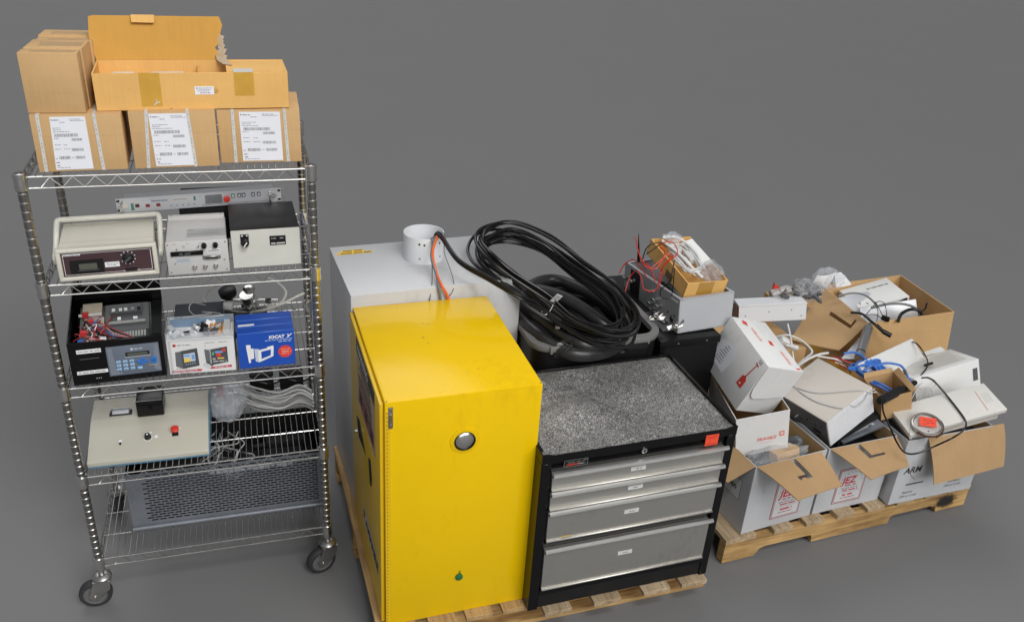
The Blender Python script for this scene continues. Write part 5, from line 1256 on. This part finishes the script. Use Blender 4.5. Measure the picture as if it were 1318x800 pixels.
# leaning printed carton
tc_ = thing('printed_carton', 'closed white carton with red prints leaning on edge against the drawer cabinet', 'carton', (.8468, 2.6951, .59), (.2167, .2855, .4025))
W, D, H = .1741, .2803, .22
MB().box(0, W, 0, D, 0, H, 0, .0015, 2).build('carton_body', KW, tc_)
MB().plate([(W-.0005, -.0012, H), (W-.004, -.0030, H*.44), (.09, -.0060, H*.36), (.032, -.0070, H*.325), (.018, -.0065, H*.345), (.008, -.0050, H*.40), (.003, -.0030, H*.50), (.0005, -.0012, H)], -.0014, 0).build('tuck_flap', KW, tc_)
m = MB()
m.plate([(-.0006, .262, .045), (-.0006, .16, .040), (-.0006, .145, .12), (-.0006, .165, .155), (-.0006, .25, .135)], .0003, 0)
for k in range(7): m.lq(.19, .19+.05*random.random()+.015, .06+.012*k, .0635+.012*k, -.0012, 1)
m.text('TR', .018, (-.0012, .245, .06), 'l', 1, rot=1.2)
m.build('torn_label', [PAPER, GINK], tc_)
m = MB()
m.plate([(-.0007, .075, .070), (-.0007, .043, .070), (-.0007, .041, .108), (-.0007, .054, .122), (-.0007, .070, .114)], .0004, 0)
m.plate([(-.0007, .058, .118), (-.0007, .053, .116), (-.0007, .040, .190), (-.0007, .043, .191)], .0004, 0); m.plate([(-.0007, .052, .188), (-.0007, .032, .184), (-.0007, .032, .189), (-.0007, .052, .193)], .0004, 0)
m.disc((-.0013, .060, .083), (-1, 0, 0), .004, 1, 10)
m.build('red_pictogram', [RINK, PAPER], tc_)
m = MB()
for k in range(4): m.lq(.026, .046, .198+.004*k, .1995+.004*k, -.0008, 0)
m.build('lettering', GINK, tc_)
z = H+.0007
for q in ([(.035, .245, z), (.055, .235, z), (.062, .26, z), (.045, .268, z)], [(.10, .135, z), (.118, .130, z), (.122, .158, z), (.106, .160, z)], [(.145, .006, z), (.165, .006, z), (.165, .014, z), (.145, .014, z)]):
    MB().quad(q, 0).build('red_mark', RINK, tc_)
for x0, y0, y1 in ((.06, .15, .225), (.125, .03, .105)):
    m = MB(); yy = y0
    while yy < y1:
        l = random.uniform(.004, .009); m.tq(x0, x0+random.uniform(.010, .016), yy, yy+l*.55, z, 0); yy += l
    m.build('lettering', LRINK, tc_)

# white device
dv_ = thing('white_instrument', 'large white metal instrument box tipped on its side with a black socket panel', 'instrument', (1.2562, 2.7653, .4093), (-.057, -.3902, .5875))
W, D, H = .2464, .265, .1347
MB().box(0, W, 0, D, 0, H, 0, .002, 2).build('case', CREAM, dv_)
MB().box(.0015, W-.0015, -.0015, .001, .0015, H-.0015, 0, .001).build('front_face', mat('speckled_white', (.70, .71, .74), .45, var=.05, vscale=60), dv_)
m = MB().box(-.0018, .001, .003, D-.003, .003, H-.003, 0, .001)
m.lq(.035, .075, .045, .062, -.0022, 1)
for (a, c) in ((.06, .08), (.10, .085), (.03, .09), (.13, .07), (.05, .03)): m.lathe([(.0045, 0), (.0035, .001)], (-.0018, a, c), (-1, 0, 0), 10, 1)
m.build('socket_panel', [mat('panel_slate', (.135, .135, .14), .42, .3, var=.1), BLK], dv_)
for a in (.15, .20): MB().lathe([(.006, 0), (.006, .006), (.004, .007), (.004, .016)], (-.002, a, .075), (-1, 0, 0), 12).build('toggle', GALV, dv_)
DM = Matrix.Translation((1.2562, 2.7653, .4093)) @ Euler((-.057, -.3902, .5875)).to_matrix().to_4x4()
dw_ = lambda x, y, z: DM @ Vector((x, y, z))
m = MB(); zt = H+.003
m.tube(spline([dw_(.05, .262, zt), dw_(.065, .22, zt), dw_(.075, .17, zt), dw_(.10, .12, zt), dw_(.16, .06, zt), dw_(.20, .02, zt), dw_(.225, -.01, zt-.01), dw_(.255, -.012, zt-.03)], 8), .0026, 7)
m.tube(spline([dw_(.065, .22, zt), dw_(.055, .17, zt), dw_(.055, .10, zt), dw_(.075, .03, zt), dw_(.09, .003, zt)], 8), .0026, 7)
m.tube(spline([dw_(.12, .0, zt-.004), dw_(.15, -.008, zt-.028), dw_(.19, -.008, zt-.03), dw_(.215, -.006, zt-.012), dw_(.25, -.008, zt-.012)], 8), .0022, 7)
tag(m.build('thin_grey_cable', GCAB), 'thin pale grey cable looped over the white instrument box', 'cable')
sup2 = tag(MB().box(0, .26, 0, .19, 0, .05, 0, .002).build('foam_wedge', BLKM), 'black foam wedge under the white instrument box', 'foam'); sup2.location = (1.30, 2.80, .385); sup2.rotation_euler = (0, -.15, .56)
gp = thing('printed_plate', 'grey metal cover plate with small print slipped under the white instrument box', 'plate', at(1085, 572, .40), (.05, -.22, .42))
MB().box(0, .20, 0, .16, 0, .012, 0, .001).build('plate', GUN, gp)
m = MB(); 
for k in range(4): m.lines(.05, .12, .05+.016*k, .004, .0125, 0, face='t')
m.tq(.03, .17, .02, .13, .0123, 1); m.tq(.14, .155, .02, .026, .0128, 2); m.tq(.165, .18, .045, .05, .0128, 2)
m.build('rating_label', [GINK, mat('plate_pale', (.48, .50, .54), .4, .3), INK], gp)

# slim white unit at the back
su = thing('slim_unit', 'slim white sheet-metal unit lying at the back left of the right heap', 'unit', (1.0218, 3.4821, .5495), (-.1452, -.1112, .0368))
W, D, H = .3015, .0944, .0829
MB().box(0, W, .003, D, 0, H-.004, 0, .001).box(0, W, 0, .004, 0, H-.010, 0, .0008).box(-.002, W+.002, -.002, D, H-.009, H, 0, .0012).build('case', WHITE, su)
m = MB()
for (x, z) in ((.135, .045), (.235, .050), (.03, .03), (.28, .02)): m.lathe([(.0032, 0), (.003, .0006)], (x, 0, z), (0, -1, 0), 10)
m.build('screws', GUN, su)
MB().box(-.012, -.002, .01, D-.02, .002, H-.012, 0, .001).build('end_connector', mat('connector_brown', (.09, .035, .02), .4), su)
o = tag(MB().box(0, .16, 0, .13, 0, .11, 0, .002).tq(.02, .14, .02, .11, .1103, 1).build('dark_module', [mat('module_slate', (.07, .072, .078), .4, .2, var=.15), mat('module_pale', (.12, .125, .135), .4, .2)]), 'dark slate module wedged in front of the slim white unit', 'module'); o.location = QL(.30, .60, .415); o.rotation_euler = (.25, .0, .75)

# fittings in bags behind
m = MB(); P0 = at(1000, 377, .645)
m.lathe([(.022, -.03), (.027, -.025), (.027, .004), (.020, .010), (.016, .03)], P0, (.9, .2, .45), 20).lathe([(.026, -.012), (.030, -.006), (.030, .012), (.026, .016)], P0+Vector((.045, .0, .006)), (.95, .1, .1), 20)
m.tube(spline([P0+Vector((.01, 0, .01)), P0+Vector((.045, .012, .020)), P0+Vector((.085, .01, .006)), P0+Vector((.12, .0, .0))], 6), .017, 14).lathe([(.020, 0), (.020, .012), (.014, .014), (.014, .04)], P0+Vector((.10, .0, .0)), (1, 0, .05), 8)
tag(m.build('pipe_fitting', mat('pipe_grey', (.36, .345, .33), .42, .2, var=.12)), 'grey plastic pipe elbow behind the slim white unit', 'pipe fitting')
m = MB(); P1 = at(992, 378, .635); m.plate([P1, P1+Vector((.075, .01, 0)), P1+Vector((.072, .015, .030)), P1+Vector((.03, .008, .036)), P1+Vector((.002, .0, .058))], .012)
tag(m.build('red_bracket', RED), 'bright red plastic bracket behind the slim white unit', 'bracket')
for i, (px, py, z, sx, lbl) in enumerate(((1040, 372, .665, .062, 'clear bag of grey metal parts behind the slim white unit'), (1066, 358, .70, .06, 'clear bag propped against the folded white paper'))):
    m = MB(); blob(m, (0, 0, 0), sx, sx, sx*.75, sub=5, amp=.38, f=1.8, seed=30+i)
    tag(m.build('parts_bag', BAGD if not i else BAG, smooth=60), lbl, 'bag').location = at(px, py, z)
m = MB(); random.seed(71)
for k in range(16):
    c = at(1028+random.uniform(-18, 26), 374+random.uniform(-8, 10), .66); d = Vector((random.uniform(-1, 1), random.uniform(-.5, .5), random.uniform(-.4, .6))).normalized()
    m.lathe([(.009, -.02), (.009, .02), (.005, .022), (.005, .03)], c, d, 10, random.choice((0, 1, 1, 2)))
tag(m.build('metal_parts', [GALV, DG, mat('part_bronze', (.20, .17, .15), .4, .6)]), 'heap of small grey metal fittings inside the clear bag', 'fittings')
m = MB(); a = at(1046, 362, .70); m.patch(at(1042, 364, .68), at(1062, 372, .66), at(1076, 350, .74), at(1052, 354, .75), .0008, 0, n=6, sag=.02).patch(at(1074, 351, .735), at(1076, 370, .67), at(1096, 366, .67), at(1082, 350, .735), .0008, 0, n=6, sag=.01)
tag(m.build('folded_paper', WSTK), 'folded white paper sticking up behind the open brown box', 'paper')
o = tag(MB().box(0, .20, 0, .10, 0, .045, 0, .003).build('packing_block', K4), 'kraft packing block under the pipe fittings at the back of the right pallet', 'block'); o.location = (1.22, 3.66, .54); o.rotation_euler = (0, 0, .25)

# open brown box with flap
bx = thing('open_brown_box', 'open brown cardboard box full of drives and cables at the back right', 'box', (1.6515, 3.5347, .3195), (-.0407, -.1121, .2044))
W, D, H = .4284, .4352, .2457; k = .0045
b = MB().box(0, W, 0, k, 0, H, 0, .001).box(0, k, k, D, 0, H, 0).box(W-k, W, k, D, 0, H, 0).box(k, W-k, D-k, D, 0, H, 0).box(k, W-k, k, D-k, 0, k, 0)
b.fq(.004, W-.004, H*.66, H*.66+.001, -.0004, 1)
b.build('box_body', [K1, K4], bx)
BM = Matrix.Translation((1.6515, 3.5347, .3195)) @ Euler((-.0407, -.1121, .2044)).to_matrix().to_4x4(); BMi = BM.inverted()
bw_ = lambda x, y, z: BM @ Vector((x, y, z))
f0, f1 = Vector((0, .004, H)), Vector((0, D-.004, H))
g0, g1 = BMi @ at(1080, 450, .50), BMi @ at(1018, 436, .53)
m = MB(); m.patch(f1, f0, g0, g1, .0035, 0, n=26, sag=.006, holes=lambda u, v: (.40 < u < .80 and .27 < v < .345 and not (.5 < u < .7 and v > .33)) or (.80 < u < .90 and .12 < v < .345) and u < .86)
m.build('flap', FLAP, bx)
def drive(label, M_, W, D, H, holes):
    t = thing('drive_unit', label, 'drive', M_.translation, M_.to_euler())
    MB().box(0, W, 0, D, 0, H, 0, .002, 2).build('case', WHITEG if holes else mat('pale_metal', (.58, .60, .63), .35, .25), t)
    if holes:
        for k in range(3): MB().tq(W*.1+.02*k, W*.1+.012+.02*k, D*.5, D*.55, H+.0004, 0).build('socket', BLKM, t)
        MB().lines(W*.45, W*.9, D*.72, .006, H+.0004, 0, face='t').build('lettering', BLKM, t)
        MB().plate([(W*.5, -.0006, H*.45), (W*.96, -.0006, H*.55), (W*.96, -.0006, H*.9), (W*.9, -.0006, H*.92)], .0004, 0).build('disc_slot', BLKM, t)
        for q in ((W*.08, W*.1, D*.2, D*.3), (W*.2, W*.22, D*.12, D*.2)): MB().tq(*q, H+.0004, 0).build('socket', BLKM, t)
    return t
drive('white drive unit with black slots lying highest in the open brown box', BM @ Matrix.Translation((.10, .225, .145)) @ Euler((.10, -.12, .05)).to_matrix().to_4x4(), .26, .19, .055, True)
drive('pale grey drive unit behind the torn flap in the open brown box', BM @ Matrix.Translation((.02, .145, .115)) @ Euler((.30, -.04, .10)).to_matrix().to_4x4(), .20, .20, .05, False)
drive('pale grey plate standing at the right among the cables of the open brown box', BM @ Matrix.Translation((.08, .175, .12)) @ Euler((1.15, -.06, -.05)).to_matrix().to_4x4(), .28, .10, .02, False)
o = tag(MB().box(0, W-.02, 0, D-.02, 0, .115).build('packing_block', K4), 'kraft packing block under the drives in the open brown box', 'block'); o.matrix_world = BM @ Matrix.Translation((.01, .01, .006))
def pts_b(l): return [bw_(*p) for p in l]
m = MB(); zb = .225
m.tube(spline([at(1156, 414, .575), at(1160, 404, .60), at(1172, 398, .605), at(1184, 400, .60), at(1186, 408, .58)], 8), .0075, 10)
m.tube(spline([at(1095, 402, .575), at(1110, 404, .585), at(1122, 414, .58), at(1134, 424, .56), at(1138, 428, .55)], 8), .006, 10)
d0, d1 = at(1136, 426, .555), at(1147, 432, .545); m.tube([d0, d1], .011, 10); m.tube([at(1128, 418, .57), d0], .0085, 10)
m.tube(spline([at(1182, 402, .60), at(1190, 398, .61), at(1193, 390, .63)], 5), .004, 8); m.tube(spline([at(1184, 406, .59), at(1196, 405, .59)], 5), .004, 8)
tag(m.build('black_power_cord', BCAB), 'black power cord with its plug hanging over the front of the open brown box', 'cord')
m = MB()
m.tube(spline([at(1078, 381, .62), at(1098, 377, .635), at(1114, 380, .63), at(1126, 390, .61), at(1128, 396, .60)], 8), .0045, 8)
m.tube(spline([at(1122, 396, .60), at(1145, 391, .61), at(1168, 392, .60), at(1182, 400, .585), at(1184, 410, .56)], 8), .006, 8)
tag(m.build('grey_lead', mat('lead_grey', (.16, .165, .17), .4)), 'grey leads arched over the drives in the open brown box', 'cable')
m = MB()
for pts in ([(1112, 408, .575), (1122, 396, .60), (1130, 388, .625), (1138, 390, .62), (1141, 402, .59), (1141, 410, .575)], [(1116, 405, .58), (1128, 405, .585), (1138, 412, .575)], [(1128, 390, .61), (1130, 402, .59), (1128, 416, .56)], [(1126, 388, .62), (1132, 398, .605), (1136, 406, .59)]):
    m.tube(spline(pxl(pts), 7), .0018, 6)
for i in range(3): m.lathe([(.009, 0), (.007, .02)], at(1136+i*3, 411+i, .575), (0, 0, 1), 10)
tag(m.build('thin_black_leads', BCAB), 'tangle of thin black leads in the middle of the open brown box', 'cable')
m = MB(); A = at(1106, 460, .53); B_ = at(1119, 417, .57)
m.lathe([(.021, 0), (.021, (B_-A).length*.86), (.012, (B_-A).length*.95), (.008, (B_-A).length)], A, B_-A, 20, 0)
m.lathe([(.0213, .03), (.0213, .038)], A, B_-A, 20, 1, closed=False)
m.box(-.012, .012, -.0222, -.0205, -.016, .016, 1, xf=Matrix.Translation(A+(B_-A)*.27) @ (B_-A).to_track_quat('Z', 'Y').to_matrix().to_4x4())
tag(m.build('metal_tube', [mat('tube_metal', (.48, .49, .50), .25, .9), BLK]), 'bright metal tube with a black marking leaning on the front of the open brown box', 'tube')
m = MB(); m.patch(at(1082, 462, .50), at(1102, 462, .515), at(1118, 424, .555), at(1112, 428, .555), .0012, 0, n=6)
fo = tag(m.build('foil_pouch', mat('foil', (.42, .43, .45), .3, .85, bump=.6, bscale=30)), 'silver foil pouch lettered in black beside the metal tube', 'pouch')

# pale flat panel, blue cable, small carton
fp = thing('flat_panel', 'thin white flat panel tilted against the open brown box', 'panel', (1.5164, 3.0455, .4595), (.6703, -.0309, .6522))
MB().box(0, .3924, 0, .1638, 0, .02, 0, .003, 2).build('panel', mat('panel_white', (.66, .66, .645), .4, var=.03), fp)
random.seed(83); m = MB()
ctrb = [(1098, 470, 0.545), (1110, 478, 0.545), (1125, 488, 0.535), (1135, 478, 0.555), (1128, 468, 0.565), (1112, 466, 0.565)]
for i in range(12):
    pts = [at(x+random.uniform(-6.5, 6.5), y+random.uniform(-5, 5), z+random.uniform(-.008, .012)) for x, y, z in ctrb]
    m.tube(spline(pts, 7, True), .0045, 8, closed=True)
for pts in ([(1086, 455, 0.575), (1098, 453, 0.585), (1110, 458, 0.580), (1118, 468, 0.570)], [(1126, 472, 0.570), (1140, 467, 0.580), (1156, 469, 0.575), (1163, 474, 0.565), (1170, 488, 0.530), (1172, 494, 0.515)], [(1112, 478, 0.555), (1122, 470, 0.575), (1130, 476, 0.565)], [(1124, 490, 0.545), (1134, 494, 0.545), (1142, 498, 0.540), (1150, 503, 0.530)], [(1120, 492, 0.540), (1132, 497, 0.540), (1146, 505, 0.525)], [(1110, 485, 0.545), (1122, 478, 0.570), (1132, 484, 0.555)]):
    m.tube(spline(pxl(pts), 7), .0050, 9)
blue = tag(m.build('blue_cable', BLU2), 'bundled bright blue cable lying in the middle of the right heap', 'cable')
b0 = MB(); p, q = at(1164, 476, 0.563), at(1166.5, 482, 0.548); b0.tube([p, q], .0068, 10); b0.build('cable_band', DG, blue)
m = MB()
for i, pts in enumerate(([(1072, 458, 0.545), (1082, 462, 0.555), (1092, 466, 0.550), (1104, 470, 0.545)], [(1075, 466, 0.535), (1086, 470, 0.535), (1098, 474, 0.530)], [(1080, 458, 0.555), (1090, 470, 0.545), (1095, 480, 0.525)], [(1068, 462, 0.535), (1080, 468, 0.535), (1090, 476, 0.525)])):
    m.tube(spline(pxl(pts), 6), .003, 7, i % 3)
tag(m.build('stripped_wires', [REDW, WCAB, mat('brown_wire', (.13, .06, .05), .4)]), 'stripped red, white and brown wires next to the blue cable', 'wires')
sb = thing('small_open_carton', 'small open brown carton with flaps up in the middle of the right heap', 'carton', (1.4936, 2.9108, .4502), (.0194, -.253, .1539))
W, D, H = .1237, .1458, .1081; k = .003
MB().box(0, W, 0, k, 0, H, 0).box(0, k, k, D, 0, H, 0).box(W-k, W, k, D, 0, H, 0).box(k, W-k, D-k, D, 0, H, 0).box(0, W, 0, D, 0, k, 0).build('carton_body', [K4], sb)
MB().patch((0, D, H), (W, D, H), (W-.004, D+.012, H+.012), (.004, D+.012, H+.018), .003, 0, n=4).patch((W, D, H), (W, 0, H), (W+.018, .005, H+.006), (W+.018, D-.01, H+.022), .003, 0, n=4).build('flap', K4, sb)
m = MB(); a, b_ = at(1132, 516, .575), at(1178, 492, .575)
m.tube([a, a+(b_-a)*.30, a+(b_-a)*.55, b_], lambda t: .014-.004*t, 12); m.tube([a+(b_-a)*.05, a+(b_-a)*.6], .017, 8)
tag(m.build('hand_tool', BLKM), 'black hand tool with a rounded grip lying across the small open carton', 'tool')

# white bench unit on the right
ur = thing('bench_unit', 'white bench unit with raised rear housing at the right end of the heap', 'instrument', (1.5762, 2.82, .4), (.2323, -.1942, .2673))
W, D, H = .4222, .1422, .0655
b = MB().box(0, W, 0, D+.004, H-.022, H, 0, .0025, 2).box(.02, W-.015, .012, D+.004, 0, H-.022, 0, .003, 2).box(.004, W-.004, .002, D, H-.0255, H-.0215, 1)
b.build('base', [mat('bench_white', (.66, .645, .605), .42, var=.025, vscale=4, grime=.2, gcol=(.30, .28, .25)), GUN], ur)
UM = Matrix.Translation((1.5762, 2.82, .4)) @ Euler((.2323, -.1942, .2673)).to_matrix().to_4x4()
m = MB(); m.quad([(W-.075, .018, H+.0005), (W-.073, .018, H+.0005), (W-.060, .118, H+.0005), (W-.062, .118, H+.0005)], 0)
for k_ in range(4): m.quad([(W-.055+.009*k_, .05, H+.0005), (W-.053+.009*k_, .05, H+.0005), (W-.046+.009*k_, .10, H+.0005), (W-.048+.009*k_, .10, H+.0005)], 1)
m.build('printed_label', [RINK, mat('faint_print', (.52, .50, .47), .5)], ur)
LM = UM.inverted() @ (Matrix.Translation((1.7033, 3.0715, .4299)) @ Euler((-.2826, -.2052, .3253)).to_matrix().to_4x4())
W2, D2, H2 = .3137, .1666, .1211
h_ = MB().box(0, W2, 0, D2, -.07, H2, 0, .003, 2).fq(W2-.035, W2-.012, .030, .085, -.0008, 1)
for k_ in range(6): h_.tq(.05+.006*k_, W2-.06+.006*k_, .045+.018*k_, .048+.018*k_, H2+.0005, 2)
h_.tq(.02, W2-.03, .03, .14, H2+.0003, 3)
hs_ = h_.build('rear_housing', [WHITEG, DG, mat('label_lines', (.36, .36, .35), .5), mat('label_beige', (.60, .58, .53), .5)], ur); hs_.matrix_local = LM
pc = at(1193, 552, .505)
def onpl(px, py, M_, z):
    Mi = M_.inverted(); o_ = Mi @ Vector((0, 0, CH)); d_ = Mi.to_3x3() @ ray(px, py); return M_ @ (o_+d_*((z-o_.z)/d_.z))
rp = thing('round_gauge', 'round metal gauge with red tag resting on the white bench unit', 'gauge', onpl(1192, 549, UM, H+.001), (.2323, -.1942, .2673)); rp.scale = (.92, .92, .92)
MB().lathe([(.058, 0), (.062, .004), (.062, .020), (.058, .022), (.055, .022), (.054, .012), (.0, .012)], (0, 0, 0), (0, 0, 1), 44).build('ring', mat('gauge_metal', (.40, .38, .36), .28, .9, var=.1), rp)
g_ = MB().disc((0, 0, .0128), (0, 0, 1), .052, 0, 36)
for k_ in range(5): g_.lathe([(.004, 0), (.004, .003)], (.036*math.cos(k_*1.3+.4), .036*math.sin(k_*1.3+.4), .0128), (0, 0, 1), 8, 1)
g_.build('face', [mat('gauge_face', (.52, .50, .47), .45), CHROME], rp)
MB().tube(spline([(.064*math.cos(a), .064*math.sin(a), .014) for a in [R(200+20*k_) for k_ in range(9)]], 4), .004, 8).build('gasket', BROWN, rp)
t_ = MB().box(-.033, .033, -.024, .024, 0, .0012, 0); t_.lines(-.02, .02, .006, .003, .0016, 1, face='t').lines(-.005, .025, -.006, .003, .0016, 1, face='t').lines(-.02, .0, -.014, .002, .0016, 1, face='t')
to = t_.build('red_tag', [REDT, mat('tag_print', (.30, .02, .01))], rp); to.location = (.005, .005, .0245); to.rotation_euler = (.05, -.08, -.6)
u_ = lambda x, y, z: UM @ Vector((x, y, z))
m = MB()
m.tube(spline([at(1136, 512, .60), at(1137, 530, .55), at(1146, 550, .50), at(1155, 570, .465), at(1165, 582, .44), at(1180, 583, .438), at(1205, 573, .475), at(1228, 562, .52), onpl(1241, 552, UM, H+.012), onpl(1243, 542, UM, H+.006), onpl(1234, 528, UM, H+.006), onpl(1218, 508, UM, H+.010), onpl(1204, 492, UM, H+.04), onpl(1195, 486, UM, H+.05), onpl(1186, 486, UM, H+.05)], 8), .0036, 8)
m.tube(spline([at(1173, 493, .515), at(1184, 484, .545), at(1192, 474, .555), at(1194, 465, .56), at(1188, 452, .57), at(1180, 442, .585), at(1174, 440, .58)], 8), .003, 8)
m.tube([at(1190, 470, .562), at(1200, 467, .568)], .006, 8)
tag(m.build('black_loop_cable', BCAB), 'thin black cable hanging in a wide loop over the flaps at the right', 'cable')
m = MB()
for pts in ([(1170, 520, .47), (1176, 508, .50), (1184, 495, .52), (1192, 490, .53)], [(1179, 518, .475), (1186, 508, .50), (1194, 498, .515), (1200, 506, .50), (1197, 520, .475), (1186, 526, .47)], [(1174, 497, .52), (1190, 500, .52), (1202, 497, .525), (1204, 490, .535), (1194, 484, .54)], [(1171, 565, .455), (1172, 545, .48), (1174, 530, .49), (1186, 524, .475)], [(1173, 565, .455), (1174.5, 545, .48), (1176, 532, .49)]):
    m.tube(spline(pxl(pts), 7), .0017, 6)
tag(m.build('pale_thin_leads', GCAB), 'pale thin leads coiled between the small open carton and the bench unit', 'cable')
m = MB(); m.tube(spline([at(1205, 563, .475), at(1214, 558, .485), at(1222, 556, .485)], 5), .0022, 7); tag(m.build('short_black_pin', BLK), 'short black pin lying in front of the round gauge', 'pin')
o = tag(MB().box(0, .10, 0, .03, 0, .01, 0, .002).build('white_clip', WHITEG), 'small white plastic clip behind the flat panel', 'clip'); o.location = at(1192, 460, .50); o.rotation_euler = (0, -.2, .35)
# white cables at the left of the white instrument
m = MB()
m.tube(spline([at(1000, 433, .58), at(1014, 431, .60), at(1030, 437, .59), at(1042, 447, .575), at(1045, 454, .56), at(1034, 463, .55), at(1026, 470, .54)], 8), .0042, 8)
m.tube(spline([at(1026, 472, .545), at(1040, 462, .56), at(1054, 456, .57), at(1066, 454, .57)], 8), .0052, 8); m.tube(spline([at(1052, 458, .565), at(1064, 460, .56), at(1076, 462, .55), at(1084, 466, .54)], 8), .004, 8)
m.tube(spline([at(1014, 417, .58), at(1018, 435, .57), at(1020, 452, .555), at(1022, 466, .545)], 8), .004, 8)
m.lathe([(.011, 0), (.011, .03), (.008, .034), (.006, .05)], at(1027, 448, .57), (-1, .2, .1), 12)
tag(m.build('white_cable', WCAB), 'white cables curling out between the leaning carton and the white instrument', 'cable')
o = tag(MB().box(-.025, .025, -.018, .018, -.02, .02, 0, .003, 2).build('white_adapter', WHITEG), 'small white adapter block behind the leaning printed carton', 'adapter'); o.location = at(1008, 440, .56); o.rotation_euler = (.4, .5, .3)
